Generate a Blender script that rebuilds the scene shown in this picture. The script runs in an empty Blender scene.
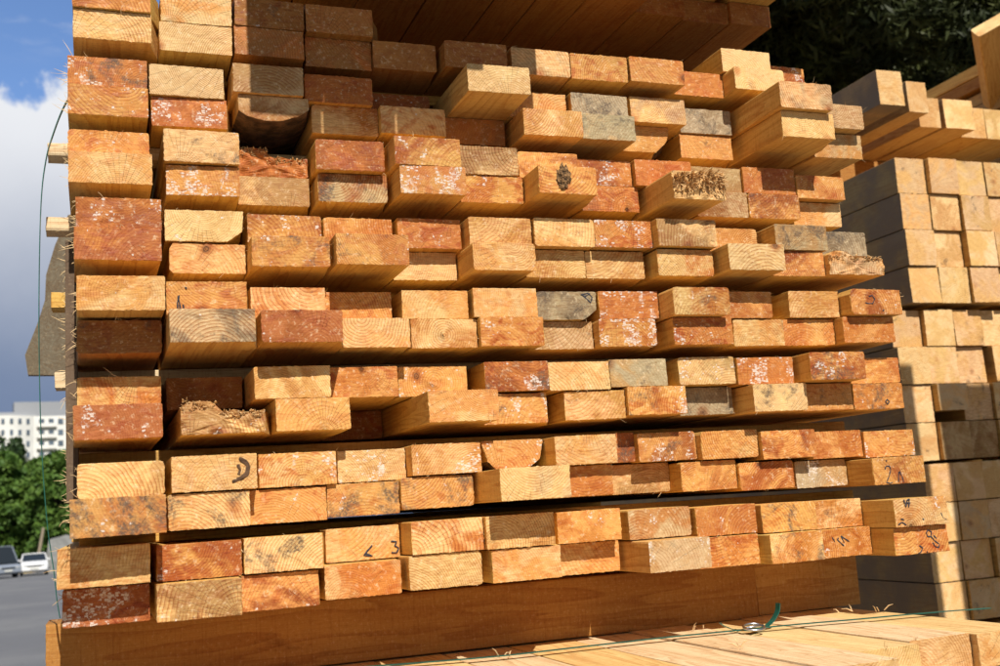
# Lumber yard: end-on stack of sawn boards
F=1082.9153
M=[[0.935719, -0.34627, -0.067277], [-0.007822, 0.170309, -0.98536], [0.352659, 0.922546, 0.156653]]
SUN_E=45.;SUN_A=1.;SUN_S=5.0;SKY_S=.05;EXPO=0.16;CL_TOP=.368
BOARDS=[ # row, X, width, how far it sticks out, Z, height, tone, white flecks, features
('0a',-0.0188,0.0892,-0.0112,0.6168,0.0380,'o',1,''),
('0a',0.0830,0.0860,-0.0317,0.6175,0.0380,'p',0,'c'),
('0a',0.1714,0.0880,-0.0250,0.6179,0.0380,'b',1,''),
('0a',0.2618,0.0888,-0.0274,0.6190,0.0380,'b',1,'c'),
('0a',0.8995,0.0883,-0.0517,0.6262,0.0381,'p',0,''),
('0a',0.9925,0.0891,-0.0942,0.6258,0.0378,'o',2,''),
('0b',-0.0180,0.0892,-0.0159,0.5795,0.0371,'p',0,'c'),
('0b',0.0808,0.0878,-0.0326,0.5793,0.0383,'p',0,''),
('0b',0.1705,0.0878,-0.0267,0.5792,0.0386,'b',0,''),
('0b',0.2627,0.0879,-0.0435,0.5784,0.0408,'b',0,'c'),
('0b',0.3511,0.0876,-0.0364,0.5805,0.0387,'b',0,''),
('0b',0.4440,0.0890,-0.0154,0.5813,0.0380,'b',0,''),
('0b',0.5421,0.0883,-0.0221,0.5824,0.0386,'t',0,''),
('0b',0.6335,0.0890,-0.0265,0.5838,0.0384,'o',0,''),
('0b',0.7250,0.0892,-0.0231,0.5856,0.0382,'o',0,''),
('0b',0.8150,0.0882,-0.0611,0.5871,0.0388,'r',0,''),
('0b',0.9038,0.0889,-0.0288,0.5902,0.0362,'p',0,''),
('1a',-0.0242,0.0898,-0.0225,0.5226,0.0371,'r',2,'d'),
('1a',0.0680,0.0896,-0.0368,0.5232,0.0393,'p',0,'c'),
('1a',0.1655,0.0870,-0.0115,0.5238,0.0375,'t',0,''),
('1a',0.2572,0.0890,-0.0291,0.5244,0.0376,'r',0,''),
('1a',0.3498,0.0891,-0.0783,0.5251,0.0380,'b',1,''),
('1a',0.4530,0.0865,0.0427,0.5252,0.0372,'p',0,''),
('1a',0.5403,0.0877,-0.0403,0.5265,0.0386,'g',0,''),
('1a',0.6317,0.0896,-0.0322,0.5277,0.0381,'k',0,'c'),
('1a',0.7302,0.0908,-0.0415,0.5321,0.0389,'g',0,''),
('1a',0.8277,0.0892,-0.0705,0.5321,0.0390,'k',0,'c'),
('1a',0.9268,0.0900,0.0445,0.5350,0.0402,'g',0,''),
('1a',1.0294,0.0895,-0.0128,0.5327,0.0386,'t',0,'d'),
('1b',-0.0241,0.0901,-0.0163,0.4845,0.0377,'o',2,''),
('1b',0.0703,0.0906,-0.0408,0.4846,0.0382,'r',3,''),
('1b',0.1715,0.0878,-0.0178,0.4852,0.0384,'t',0,'W'),
('1b',0.2659,0.0882,-0.0379,0.4853,0.0392,'g',1,''),
('1b',0.3545,0.0889,-0.0273,0.4874,0.0379,'o',1,''),
('1b',0.4482,0.0891,-0.0534,0.4882,0.0368,'b',0,''),
('1b',0.5458,0.0870,-0.0028,0.4883,0.0378,'g',0,''),
('1b',0.6334,0.0833,-0.0085,0.4897,0.0370,'k',0,''),
('1b',0.7163,0.0831,-0.0566,0.4926,0.0394,'t',0,'C'),
('1b',0.8264,0.0906,-0.0740,0.4936,0.0377,'o',1,'c'),
('1b',0.9326,0.0918,0.0331,0.4957,0.0390,'g',0,'s'),
('1b',1.0366,0.0893,-0.0333,0.4922,0.0391,'t',0,''),
('2a',-0.0242,0.0900,-0.0050,0.4296,0.0323,'o',0,''),
('2a',0.0817,0.0889,-0.0080,0.4295,0.0404,'p',1,'d'),
('2a',0.1741,0.0873,-0.0534,0.4296,0.0371,'r',1,'J'),
('2a',0.2647,0.0887,-0.0150,0.4303,0.0402,'r',0,''),
('2a',0.3587,0.0882,0.0150,0.4318,0.0376,'o',1,'c'),
('2a',0.4478,0.0885,-0.0109,0.4321,0.0391,'g',0,'c'),
('2a',0.5398,0.0884,-0.0182,0.4323,0.0378,'o',0,''),
('2a',0.6291,0.0884,-0.0325,0.4310,0.0378,'r',2,''),
('2a',0.7187,0.0905,-0.0227,0.4307,0.0384,'r',1,''),
('2a',0.8101,0.0888,-0.0326,0.4288,0.0374,'t',0,''),
('2a',0.8994,0.0913,-0.0290,0.4287,0.0400,'r',0,''),
('2a',0.9914,0.0877,-0.0277,0.4234,0.0367,'o',0,''),
('2b',-0.0235,0.0912,0.0165,0.3915,0.0374,'g',0,'c'),
('2b',0.0842,0.0867,-0.0161,0.3908,0.0371,'o',3,''),
('2b',0.1725,0.0897,-0.0512,0.3914,0.0378,'g',1,''),
('2b',0.2685,0.0900,-0.0272,0.3923,0.0375,'t',0,'d'),
('2b',0.3644,0.0876,0.0141,0.3948,0.0374,'o',3,''),
('2b',0.4529,0.0886,-0.0136,0.3943,0.0376,'o',1,''),
('2b',0.5436,0.0837,0.0369,0.3947,0.0381,'o',0,'K'),
('2b',0.6352,0.0892,-0.0307,0.3932,0.0373,'r',1,'c'),
('2b',0.7345,0.0823,0.0483,0.3909,0.0400,'p',0,'S'),
('2b',0.8170,0.0858,-0.0283,0.3903,0.0384,'t',0,''),
('2b',0.9032,0.0888,-0.0258,0.3894,0.0388,'o',0,''),
('2b',0.9925,0.0870,-0.0438,0.3855,0.0369,'p',0,''),
('3a',-0.0157,0.0911,0.0383,0.3324,0.0364,'r',2,''),
('3a',0.0812,0.0916,-0.0091,0.3323,0.0384,'p',1,'1'),
('3a',0.1769,0.0906,-0.0109,0.3324,0.0359,'o',2,''),
('3a',0.2720,0.0893,-0.0236,0.3324,0.0384,'o',1,''),
('3a',0.3657,0.0856,-0.0166,0.3313,0.0395,'r',1,''),
('3a',0.4555,0.0871,0.0028,0.3311,0.0390,'g',0,''),
('3a',0.5446,0.0878,0.0071,0.3318,0.0385,'g',0,'c'),
('3a',0.6334,0.0864,0.0050,0.3327,0.0381,'o',3,''),
('3a',0.7205,0.0921,0.0210,0.3323,0.0386,'g',0,''),
('3a',0.8181,0.0892,-0.0199,0.3333,0.0382,'g',0,''),
('3a',0.9139,0.0898,0.0136,0.3328,0.0376,'k',0,'d'),
('3a',1.0046,0.0887,-0.0121,0.3316,0.0375,'k',0,''),
('3b',-0.0176,0.0920,0.0474,0.2945,0.0374,'m',1,''),
('3b',0.0861,0.0880,-0.0126,0.2941,0.0376,'g',1,'2'),
('3b',0.1759,0.0923,0.0291,0.2942,0.0378,'o',1,'d'),
('3b',0.2721,0.0900,0.0449,0.2943,0.0381,'o',1,'d'),
('3b',0.3624,0.0859,-0.0347,0.2933,0.0377,'g',1,''),
('3b',0.4501,0.0849,0.0277,0.2933,0.0369,'g',1,''),
('3b',0.5356,0.0868,-0.0088,0.2928,0.0381,'g',0,''),
('3b',0.6232,0.0894,-0.0106,0.2926,0.0386,'g',0,''),
('3b',0.7212,0.0881,0.0109,0.2930,0.0375,'g',0,''),
('3b',0.8168,0.0902,0.0401,0.2958,0.0378,'p',0,'r'),
('3b',0.9079,0.0883,0.0090,0.2952,0.0373,'o',0,''),
('3b',0.9971,0.0972,0.0194,0.2959,0.0350,'t',0,'J'),
('4a',-0.0149,0.0912,0.0646,0.2351,0.0385,'g',1,'R'),
('4a',0.0784,0.0891,0.0399,0.2346,0.0386,'o',1,'M0'),
('4a',0.1748,0.0888,0.0128,0.2346,0.0383,'g',0,''),
('4a',0.2645,0.0843,-0.0013,0.2341,0.0365,'o',0,''),
('4a',0.3606,0.0876,0.0029,0.2357,0.0367,'g',0,''),
('4a',0.4522,0.0878,0.0108,0.2365,0.0379,'g',0,''),
('4a',0.5501,0.0875,-0.0149,0.2372,0.0387,'k',0,'M1'),
('4a',0.6384,0.0897,-0.0100,0.2375,0.0381,'r',3,''),
('4a',0.7298,0.0883,0.0294,0.2355,0.0383,'g',0,''),
('4a',0.8186,0.0869,0.0009,0.2358,0.0383,'o',0,''),
('4a',0.9324,0.0874,0.0021,0.2363,0.0387,'g',1,''),
('4a',1.0218,0.0907,0.0256,0.2358,0.0384,'o',0,'M2'),
('4b',-0.0152,0.0895,0.0221,0.1946,0.0377,'b',0,''),
('4b',0.0787,0.0918,0.0806,0.1964,0.0376,'t',1,'d'),
('4b',0.1777,0.0934,0.0696,0.1972,0.0374,'m',1,''),
('4b',0.2805,0.0846,0.0194,0.1978,0.0367,'g',0,''),
('4b',0.3698,0.0870,0.0054,0.1981,0.0373,'g',0,'R'),
('4b',0.4577,0.0873,0.0149,0.1982,0.0380,'o',1,''),
('4b',0.5456,0.0872,-0.0245,0.1989,0.0380,'t',0,'c'),
('4b',0.6338,0.0872,-0.0077,0.1993,0.0380,'o',3,''),
('4b',0.7343,0.0933,0.0142,0.1969,0.0379,'m',2,''),
('4b',0.8392,0.0843,-0.0029,0.1966,0.0382,'g',0,''),
('4b',0.9243,0.0878,-0.0059,0.1966,0.0384,'o',0,''),
('4b',1.0131,0.0910,0.0132,0.1969,0.0381,'o',0,''),
('5a',-0.0157,0.0901,-0.0105,0.1374,0.0358,'g',0,''),
('5a',0.0821,0.0882,-0.0486,0.1368,0.0384,'b',0,''),
('5a',0.1732,0.0879,0.0340,0.1376,0.0378,'g',0,''),
('5a',0.2667,0.0852,-0.0004,0.1399,0.0379,'o',0,''),
('5a',0.3563,0.0907,-0.0161,0.1405,0.0382,'g',2,'R'),
('5a',0.4655,0.0874,-0.0007,0.1424,0.0385,'r',2,'d'),
('5a',0.5557,0.0886,-0.0071,0.1419,0.0380,'g',1,''),
('5a',0.6453,0.0865,-0.0087,0.1447,0.0376,'k',0,''),
('5a',0.7469,0.0890,-0.0038,0.1443,0.0385,'g',2,''),
('5a',0.8368,0.0913,0.0019,0.1420,0.0379,'r',3,''),
('5a',0.9356,0.0941,0.0310,0.1423,0.0394,'o',2,'d'),
('5a',1.0344,0.0891,-0.0096,0.1397,0.0378,'o',0,''),
('5b',-0.0193,0.0920,0.0377,0.0985,0.0383,'m',2,''),
('5b',0.0910,0.0926,0.0422,0.0991,0.0371,'g',2,'J'),
('5b',0.1957,0.0866,0.0374,0.0996,0.0377,'g',0,''),
('5b',0.2832,0.0880,-0.1645,0.1007,0.0388,'b',0,''),
('5b',0.3726,0.0887,0.0536,0.1018,0.0381,'g',0,''),
('5b',0.4623,0.0890,-0.0080,0.1012,0.0391,'o',2,'d'),
('5b',0.5769,0.0878,-0.0099,0.1030,0.0380,'g',0,''),
('5b',0.6657,0.0899,-0.0037,0.1058,0.0384,'o',0,'d'),
('5b',0.7562,0.0869,-0.0276,0.1045,0.0387,'k',0,''),
('5b',0.8514,0.0889,0.0113,0.1028,0.0384,'p',0,'d'),
('5b',0.9410,0.0875,-0.0029,0.1022,0.0389,'o',0,'d'),
('5b',1.0300,0.0900,-0.0036,0.1010,0.0380,'o',0,'dM3'),
('6a',-0.0158,0.0897,0.0349,0.0359,0.0381,'g',0,''),
('6a',0.0796,0.0916,0.0510,0.0368,0.0393,'p',0,'cM4'),
('6a',0.1763,0.0894,0.0251,0.0373,0.0387,'o',2,''),
('6a',0.2712,0.0837,0.0031,0.0386,0.0379,'p',3,''),
('6a',0.3556,0.0876,0.0291,0.0414,0.0371,'g',2,''),
('6a',0.4437,0.0842,0.0264,0.0426,0.0366,'o',2,'T'),
('6a',0.5282,0.0844,0.0598,0.0426,0.0362,'g',0,''),
('6a',0.6115,0.0792,-0.0435,0.0460,0.0403,'r',0,'d'),
('6a',0.6900,0.0903,-0.0325,0.0444,0.0392,'o',2,'d'),
('6a',0.7809,0.0905,-0.0196,0.0426,0.0389,'g',0,''),
('6a',0.8727,0.0901,-0.0117,0.0379,0.0396,'o',1,''),
('6a',0.9636,0.0883,-0.0236,0.0347,0.0392,'o',1,''),
('6a',1.0529,0.0916,-0.0206,0.0320,0.0388,'o',2,''),
('6b',-0.0219,0.0921,0.1149,-0.0044,0.0390,'r',1,'D'),
('6b',0.0755,0.0871,0.0477,-0.0035,0.0390,'g',0,'d'),
('6b',0.1650,0.0880,0.0218,-0.0030,0.0388,'o',1,''),
('6b',0.2539,0.0866,0.0195,-0.0011,0.0384,'o',1,'D'),
('6b',0.3412,0.0913,0.0248,0.0020,0.0380,'o',0,'D'),
('6b',0.4370,0.0882,0.1059,0.0040,0.0381,'g',0,''),
('6b',0.5254,0.0853,0.0444,0.0038,0.0382,'o',1,''),
('6b',0.6601,0.0891,-0.0605,0.0033,0.0405,'g',0,''),
('6b',0.7495,0.0885,-0.0285,0.0010,0.0402,'o',0,''),
('6b',0.8390,0.0903,-0.0242,-0.0032,0.0389,'o',0,''),
('6b',0.9380,0.0901,-0.0345,-0.0052,0.0387,'k',2,''),
('6b',1.0292,0.0916,0.0206,-0.0080,0.0385,'o',0,'M5'),
('7a',-0.0349,0.0905,0.0709,-0.0545,0.0407,'g',0,''),
('7a',0.0631,0.0893,0.0457,-0.0562,0.0389,'o',1,''),
('7a',0.1543,0.0870,0.0481,-0.0558,0.0392,'g',0,'dc'),
('7a',0.2526,0.0890,0.0067,-0.0528,0.0392,'g',0,'M6'),
('7a',0.3435,0.0875,0.0532,-0.0501,0.0383,'g',0,''),
('7a',0.4317,0.0881,0.0610,-0.0506,0.0389,'g',0,''),
('7a',0.5362,0.0882,0.0298,-0.0524,0.0394,'o',0,''),
('7a',0.6346,0.0909,0.0290,-0.0548,0.0379,'t',1,''),
('7a',0.7305,0.0920,0.0324,-0.0580,0.0384,'o',0,''),
('7a',0.8316,0.0873,0.0309,-0.0604,0.0383,'o',0,'d'),
('7a',0.9198,0.0888,0.0121,-0.0621,0.0387,'g',0,'c'),
('7a',1.0096,0.0891,0.0782,-0.0657,0.0379,'g',1,'M7'),
('7b',-0.0309,0.0872,0.0344,-0.0958,0.0391,'m',3,''),
('7b',0.0610,0.0872,0.0721,-0.0962,0.0392,'g',1,'c'),
('7b',0.1511,0.0858,0.0422,-0.0963,0.0390,'o',0,''),
('7b',0.2436,0.0894,0.0387,-0.0922,0.0386,'g',0,''),
('7b',0.3393,0.0885,0.0505,-0.0898,0.0392,'g',0,''),
('7b',0.4381,0.0883,0.0576,-0.0898,0.0384,'g',0,''),
('7b',0.5460,0.0841,0.0064,-0.0924,0.0388,'g',0,''),
('7b',0.6368,0.0877,0.0731,-0.0945,0.0388,'t',2,''),
('7b',0.7265,0.0892,0.0406,-0.0979,0.0390,'o',0,'c'),
('7b',0.8296,0.0840,0.0471,-0.1001,0.0389,'g',0,'d'),
('7b',0.9229,0.0856,0.0256,-0.1009,0.0384,'o',0,'M8'),
('7b',1.0095,0.0908,0.0710,-0.1032,0.0371,'o',0,'M9'),
]
import bpy, bmesh, math, random
import numpy as np
from mathutils import Vector, Matrix
R_=random.Random(7)
scene=bpy.context.scene
COL=scene.collection
EYE=1.6
# camera basis solved from the photograph's vanishing points (right, down, forward rows)
def ray(x,y):
    d=[x-500,y-333,F]
    return Vector([sum(d[i]*M[i][j] for i in range(3)) for j in range(3)])
def atY(x,y,Y): d=ray(x,y); return d*(Y/d.y)+Vector((0,0,EYE))
def atZ(x,y,Z): d=ray(x,y); return d*(Z/d.z)+Vector((0,0,EYE))      # Z relative to the eye
def atX(x,y,X): d=ray(x,y); return d*(X/d.x)+Vector((0,0,EYE))

# ---------------------------------------------------------------- materials
class NB:
    def __init__(s,name):
        s.m=bpy.data.materials.new(name); s.m.use_nodes=True; s.nt=s.m.node_tree; s.nt.nodes.clear()
        s.out=s.n('ShaderNodeOutputMaterial'); s.b=s.n('ShaderNodeBsdfPrincipled'); s.nt.links.new(s.b.outputs[0],s.out.inputs[0])
    def n(s,t,**k):
        x=s.nt.nodes.new(t)
        for a,b in k.items(): setattr(x,a,b)
        return x
    def set(s,sock,v):
        if hasattr(v,'is_output') or isinstance(v,bpy.types.NodeSocket): s.nt.links.new(v,sock)
        elif v is not None: sock.default_value=v
    def math(s,op,a,b=None,c=None,clamp=False):
        x=s.n('ShaderNodeMath',operation=op,use_clamp=clamp); s.set(x.inputs[0],a)
        if b is not None: s.set(x.inputs[1],b)
        if c is not None: s.set(x.inputs[2],c)
        return x.outputs[0]
    def vmath(s,op,a,b=None):
        x=s.n('ShaderNodeVectorMath',operation=op); s.set(x.inputs[0],a)
        if b is not None: s.set(x.inputs[1],b)
        return x.outputs['Value' if op in('LENGTH','DOT_PRODUCT') else 'Vector']
    def noise(s,vec,scale,detail=3,rough=.55,dist=0,dim='3D',w=None):
        x=s.n('ShaderNodeTexNoise',noise_dimensions=dim); x.inputs['Scale'].default_value=scale; x.inputs['Detail'].default_value=detail
        x.inputs['Roughness'].default_value=rough; x.inputs['Distortion'].default_value=dist
        if vec is not None: s.set(x.inputs['Vector'],vec)
        if w is not None: s.set(x.inputs['W'],w)
        return x.outputs['Fac']
    def ramp(s,v,a,b,lo=0.,hi=1.,mode='SMOOTHSTEP'):
        x=s.n('ShaderNodeMapRange',interpolation_type=mode); s.set(x.inputs[0],v)
        for i,q in ((1,a),(2,b),(3,lo),(4,hi)): s.set(x.inputs[i],q)
        return x.outputs[0]
    def mix(s,f,a,b,mode='MIX'):
        x=s.n('ShaderNodeMix',data_type='RGBA',blend_type=mode); s.set(x.inputs[0],f)
        s.set(x.inputs[6],(*a,1) if isinstance(a,tuple) else a); s.set(x.inputs[7],(*b,1) if isinstance(b,tuple) else b)
        return x.outputs[2]
    def attr(s,name):
        x=s.n('ShaderNodeAttribute',attribute_type='OBJECT',attribute_name=name); return x
    def bump(s,h,strength=.5,dist=.001):
        x=s.n('ShaderNodeBump'); x.inputs['Strength'].default_value=strength; x.inputs['Distance'].default_value=dist
        s.set(x.inputs['Height'],h); s.set(s.b.inputs['Normal'],x.outputs[0])
    def fin(s,col,rough=.8,spec=.2):
        s.set(s.b.inputs['Base Color'],(*col,1) if isinstance(col,tuple) else col); s.set(s.b.inputs['Roughness'],rough)
        s.b.inputs['Specular IOR Level'].default_value=spec
        return s.m
def simple(name,col,rough=.7,metal=0.,var=.15,scale=20.,spec=.3,bump=0.):
    b=NB(name); tc=b.n('ShaderNodeTexCoord').outputs['Object']
    n=b.noise(tc,scale,4)
    c=b.mix(b.ramp(n,.3,.7,0,1),tuple(q*(1-var) for q in col),tuple(min(1,q*(1+var)) for q in col))
    b.b.inputs['Metallic'].default_value=metal
    if bump: b.bump(n,bump,.01)
    return b.fin(c,rough,spec)

def end_grain():
    b=NB('end_grain'); tc=b.n('ShaderNodeTexCoord').outputs['Object']
    seed=b.attr('seed').outputs['Fac']; cA=b.attr('tone_a').outputs['Color']; cB=b.attr('tone_b').outputs['Color']
    cen=b.attr('pith').outputs['Vector']; white=b.attr('white').outputs['Fac']; dirt=b.attr('dirt').outputs['Fac']
    crk=b.attr('crack').outputs['Fac']; ring=b.attr('ring').outputs['Fac']; sp=b.attr('spacing').outputs['Fac']
    sv=b.n('ShaderNodeCombineXYZ'); b.set(sv.inputs[0],b.math('MULTIPLY',seed,3.7)); b.set(sv.inputs[1],b.math('MULTIPLY',seed,1.3)); b.set(sv.inputs[2],b.math('MULTIPLY',seed,2.1))
    P=b.vmath('ADD',tc,sv.outputs[0])
    rel=b.vmath('SUBTRACT',tc,cen); rel=b.vmath('MULTIPLY',rel,(1,0,1))
    r=b.vmath('LENGTH',rel)
    warp=b.math('MULTIPLY',b.math('SUBTRACT',b.noise(P,28,2),.5),.010)
    rr=b.math('ADD',r,warp)
    u=b.math('DIVIDE',rr,sp); fr=b.math('FRACT',u)
    late=b.math('POWER',fr,2.6); late=b.math('MULTIPLY',late,b.ramp(fr,.93,1.0,1,0))
    vis=b.ramp(b.noise(P,22,2),.36,.55,.3,1)
    late=b.math('MULTIPLY',b.math('MULTIPLY',late,vis),ring)
    # base colour: two tones in soft uneven patches
    n1=b.noise(P,13,5,.62,.9); base=b.mix(b.ramp(n1,.42,.58),cA,cB)
    hot=b.mix(1.,base,(.56,.27,.10),'MULTIPLY')
    c=b.mix(b.math('MULTIPLY',late,1.),base,hot)
    # saw marks, diagonal
    mp=b.n('ShaderNodeMapping'); b.set(mp.inputs['Vector'],P)
    rt=b.n('ShaderNodeCombineXYZ'); b.set(rt.inputs[1],b.math('ADD',.9,b.math('MULTIPLY',b.math('SINE',b.math('MULTIPLY',seed,11.)),.7)))
    b.set(mp.inputs['Rotation'],rt.outputs[0]); mp.inputs['Scale'].default_value=(70,70,520)
    saw=b.noise(mp.outputs[0],1,2,.5)
    c=b.mix(b.math('MULTIPLY',b.ramp(saw,.30,.72,0,.55),b.attr('saw').outputs['Fac']),c,b.mix(1.,c,(.66,.50,.36),'MULTIPLY'))
    co=b.attr('coarse').outputs['Fac']
    fine=b.noise(P,900,3,.7)
    c=b.mix(b.math('MULTIPLY',b.ramp(fine,.42,.25,0,.5),co),c,b.mix(1.,c,(.5,.38,.28),'MULTIPLY'))
    mid=b.noise(P,190,4,.7);
    c=b.mix(b.math('MULTIPLY',b.ramp(mid,.56,.72,0,.6),co),c,b.mix(1.,c,(.62,.42,.28),'MULTIPLY'))
    c=b.mix(b.math('MULTIPLY',b.ramp(mid,.46,.30,0,.8),co),c,b.mix(.5,c,(.90,.72,.46)))
    # resin / tan-red smears
    rs=b.noise(b.vmath('MULTIPLY',P,(1,1,1.8)),34,5,.65,1.2)
    red=b.attr('red').outputs['Fac']
    c=b.mix(b.math('MULTIPLY',b.ramp(rs,.47,.64),red),c,b.mix(1.,c,(.70,.36,.17),'MULTIPLY'))
    kn=b.n('ShaderNodeTexVoronoi',feature='F1'); b.set(kn.inputs['Vector'],b.vmath('ADD',P,b.vmath('MULTIPLY',(.004,.004,.004),b.noise(P,60,3)))); kn.inputs['Scale'].default_value=24
    ks=b.n('ShaderNodeSeparateColor'); b.set(ks.inputs[0],kn.outputs['Color']); kd=kn.outputs['Distance']
    km=b.math('MULTIPLY',b.math('LESS_THAN',ks.outputs[0],.13),co)
    halo=b.math('MULTIPLY',km,b.ramp(kd,.34,.12,0,.7)); c=b.mix(halo,c,b.mix(1.,c,(.62,.30,.13),'MULTIPLY'))
    kring=b.math('MULTIPLY',b.ramp(b.math('SINE',b.math('MULTIPLY',kd,110.)),-.2,.8,.45,1),b.ramp(kd,.15,.09,0,.9))
    c=b.mix(b.math('MULTIPLY',kring,km),c,(.07,.03,.014))
    # dirt: grey-brown mould patches with speckle
    d1=b.noise(P,26,6,.7,.5); d2=b.noise(P,320,4,.7)
    dm=b.math('MULTIPLY',b.ramp(d1,b.math('SUBTRACT',.66,b.math('MULTIPLY',dirt,.16)),b.math('SUBTRACT',.76,b.math('MULTIPLY',dirt,.12))),b.ramp(d2,.36,.58,.25,1))
    dm=b.math('MULTIPLY',dm,b.ramp(dirt,0,.6,0,.85))
    c=b.mix(dm,c,(.085,.062,.045))
    # checks: radial cracks
    sx=b.n('ShaderNodeSeparateXYZ'); b.set(sx.inputs[0],rel)
    ang=b.math('ARCTAN2',sx.outputs[2],sx.outputs[0])
    an=b.math('ADD',b.math('MULTIPLY',ang,7.),b.math('MULTIPLY',b.noise(P,90,3),.5))
    an=b.math('ADD',an,b.math('MULTIPLY',seed,17.))
    cf=b.math('ABSOLUTE',b.math('SUBTRACT',b.math('FRACT',an),.5))
    cw=b.math('MULTIPLY',cf,b.math('MULTIPLY',r,.9))
    cellr=b.noise(None,1.7,0,dim='1D',w=b.math('ADD',b.math('FLOOR',an),seed))
    line=b.ramp(cw,.0007,.0002,0,1)
    line=b.math('MULTIPLY',line,b.ramp(b.noise(P,33,1),b.math('SUBTRACT',.62,b.math('MULTIPLY',crk,.16)),b.math('SUBTRACT',.66,b.math('MULTIPLY',crk,.14)),0,1))
    line=b.math('MULTIPLY',line,b.ramp(crk,0,.5,.35,1))
    c=b.mix(b.math('MULTIPLY',line,.9),c,(.05,.022,.01))
    # white wax / paint flecks, slightly squarish, in loose columns
    vo=b.n('ShaderNodeTexVoronoi',feature='F1',distance='CHEBYCHEV'); b.set(vo.inputs['Vector'],b.vmath('ADD',b.vmath('MULTIPLY',P,(230,1,400)),b.vmath('MULTIPLY',(1.,1.,1.),b.math('MULTIPLY',d2,1.)))); vo.inputs['Scale'].default_value=1
    vc=b.n('ShaderNodeSeparateColor'); b.set(vc.inputs[0],vo.outputs['Color'])
    cell=b.math('LESS_THAN',vo.outputs['Distance'],.42)
    area=b.noise(b.vmath('MULTIPLY',P,(1.6,1,1)),24,3,.6,.4)
    thr=b.math('SUBTRACT',.70,b.math('MULTIPLY',white,.085))
    am=b.ramp(area,thr,b.math('ADD',thr,.14))
    sel=b.math('LESS_THAN',vc.outputs[0],b.math('MULTIPLY',am,.62))
    fl=b.math('MULTIPLY',cell,sel)
    smear=b.math('MULTIPLY',b.ramp(b.noise(P,120,6,.75,.8),.50,.62),b.math('POWER',am,1.5))
    wm=b.math('MAXIMUM',b.math('MULTIPLY',fl,.85),b.math('MULTIPLY',smear,.75))
    wm=b.math('MULTIPLY',wm,b.ramp(white,0,.5,0,1))
    c=b.mix(b.math('MULTIPLY',wm,.85),c,(.74,.66,.58))
    hgt=b.math('ADD',b.math('MULTIPLY',saw,.5),b.math('ADD',b.math('MULTIPLY',fine,.45),b.math('MULTIPLY',mid,.8)))
    hgt=b.math('SUBTRACT',b.math('ADD',hgt,b.math('MULTIPLY',wm,.25)),b.math('MULTIPLY',line,2.))
    hgt=b.math('ADD',hgt,b.math('MULTIPLY',late,.35))
    b.bump(hgt,.85,.0007)
    return b.fin(c,b.ramp(rs,.4,.7,.75,.5),.3)

def side_grain():
    b=NB('side_grain'); tc=b.n('ShaderNodeTexCoord').outputs['Object']
    seed=b.attr('seed').outputs['Fac']; cS=b.attr('tone_s').outputs['Color']
    sv=b.n('ShaderNodeCombineXYZ'); b.set(sv.inputs[0],b.math('MULTIPLY',seed,3.7)); b.set(sv.inputs[1],b.math('MULTIPLY',seed,1.3)); b.set(sv.inputs[2],b.math('MULTIPLY',seed,2.1))
    P=b.vmath('ADD',tc,sv.outputs[0])
    big=b.noise(b.vmath('MULTIPLY',P,(9,.7,9)),2.2,3,.5,.3)
    w=b.math('FRACT',b.math('MULTIPLY',big,b.attr('figure').outputs['Fac'])); w=b.math('MULTIPLY',b.math('POWER',w,2.),b.ramp(w,.9,1,1,0))
    fib=b.noise(b.vmath('MULTIPLY',P,(1,.035,1)),700,3,.6)
    c=b.mix(b.ramp(b.noise(b.vmath('MULTIPLY',P,(1,.3,1)),12,3),.35,.65,0,.35),cS,b.mix(1.,cS,(.82,.66,.5),'MULTIPLY'))
    c=b.mix(b.math('MULTIPLY',w,.65),c,b.mix(1.,c,(.62,.40,.24),'MULTIPLY'))
    c=b.mix(b.ramp(fib,.4,.65,0,.35),c,b.mix(1.,c,(.75,.6,.45),'MULTIPLY'))
    rf=b.noise(P,210,5,.75); c=b.mix(b.ramp(rf,.52,.70,0,.5),c,b.mix(1.,c,(.60,.42,.28),'MULTIPLY')); c=b.mix(b.ramp(rf,.46,.32,0,.3),c,b.mix(.5,c,(.85,.62,.34)))
    sw=b.noise(b.vmath('MULTIPLY',P,(.05,1,.05)),420,2,.6); c=b.mix(b.ramp(sw,.5,.72,0,.35),c,b.mix(1.,c,(.68,.5,.36),'MULTIPLY'))
    st=b.noise(b.vmath('MULTIPLY',P,(1,.22,1)),16,6,.7,.4); c=b.mix(b.ramp(st,.60,.74,0,.55),c,b.mix(1.,c,(.42,.27,.18),'MULTIPLY'))
    # knots
    vo=b.n('ShaderNodeTexVoronoi',feature='F1'); b.set(vo.inputs['Vector'],b.vmath('MULTIPLY',P,(1,.45,1))); vo.inputs['Scale'].default_value=7
    vs=b.n('ShaderNodeSeparateColor'); b.set(vs.inputs[0],vo.outputs['Color'])
    k=b.math('MULTIPLY',b.ramp(vo.outputs['Distance'],.085,.05,0,1),b.math('LESS_THAN',vs.outputs[0],.3))
    c=b.mix(b.math('MULTIPLY',k,.8),c,(.13,.05,.02))
    # broad grey-brown patches, as strong as the grey attribute
    g=b.attr('grey').outputs['Fac']
    c=b.mix(b.math('MULTIPLY',b.ramp(b.noise(P,9,4,.6),.35,.6,.5,1),g),c,(.27,.185,.11))
    h=b.math('ADD',b.math('MULTIPLY',fib,.7),b.math('MULTIPLY',w,.2)); h=b.math('SUBTRACT',b.math('ADD',h,b.math('ADD',b.math('MULTIPLY',rf,.9),b.math('MULTIPLY',sw,.4))),k)
    b.bump(h,.7,.0006)
    return b.fin(c,.72,.25)

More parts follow.
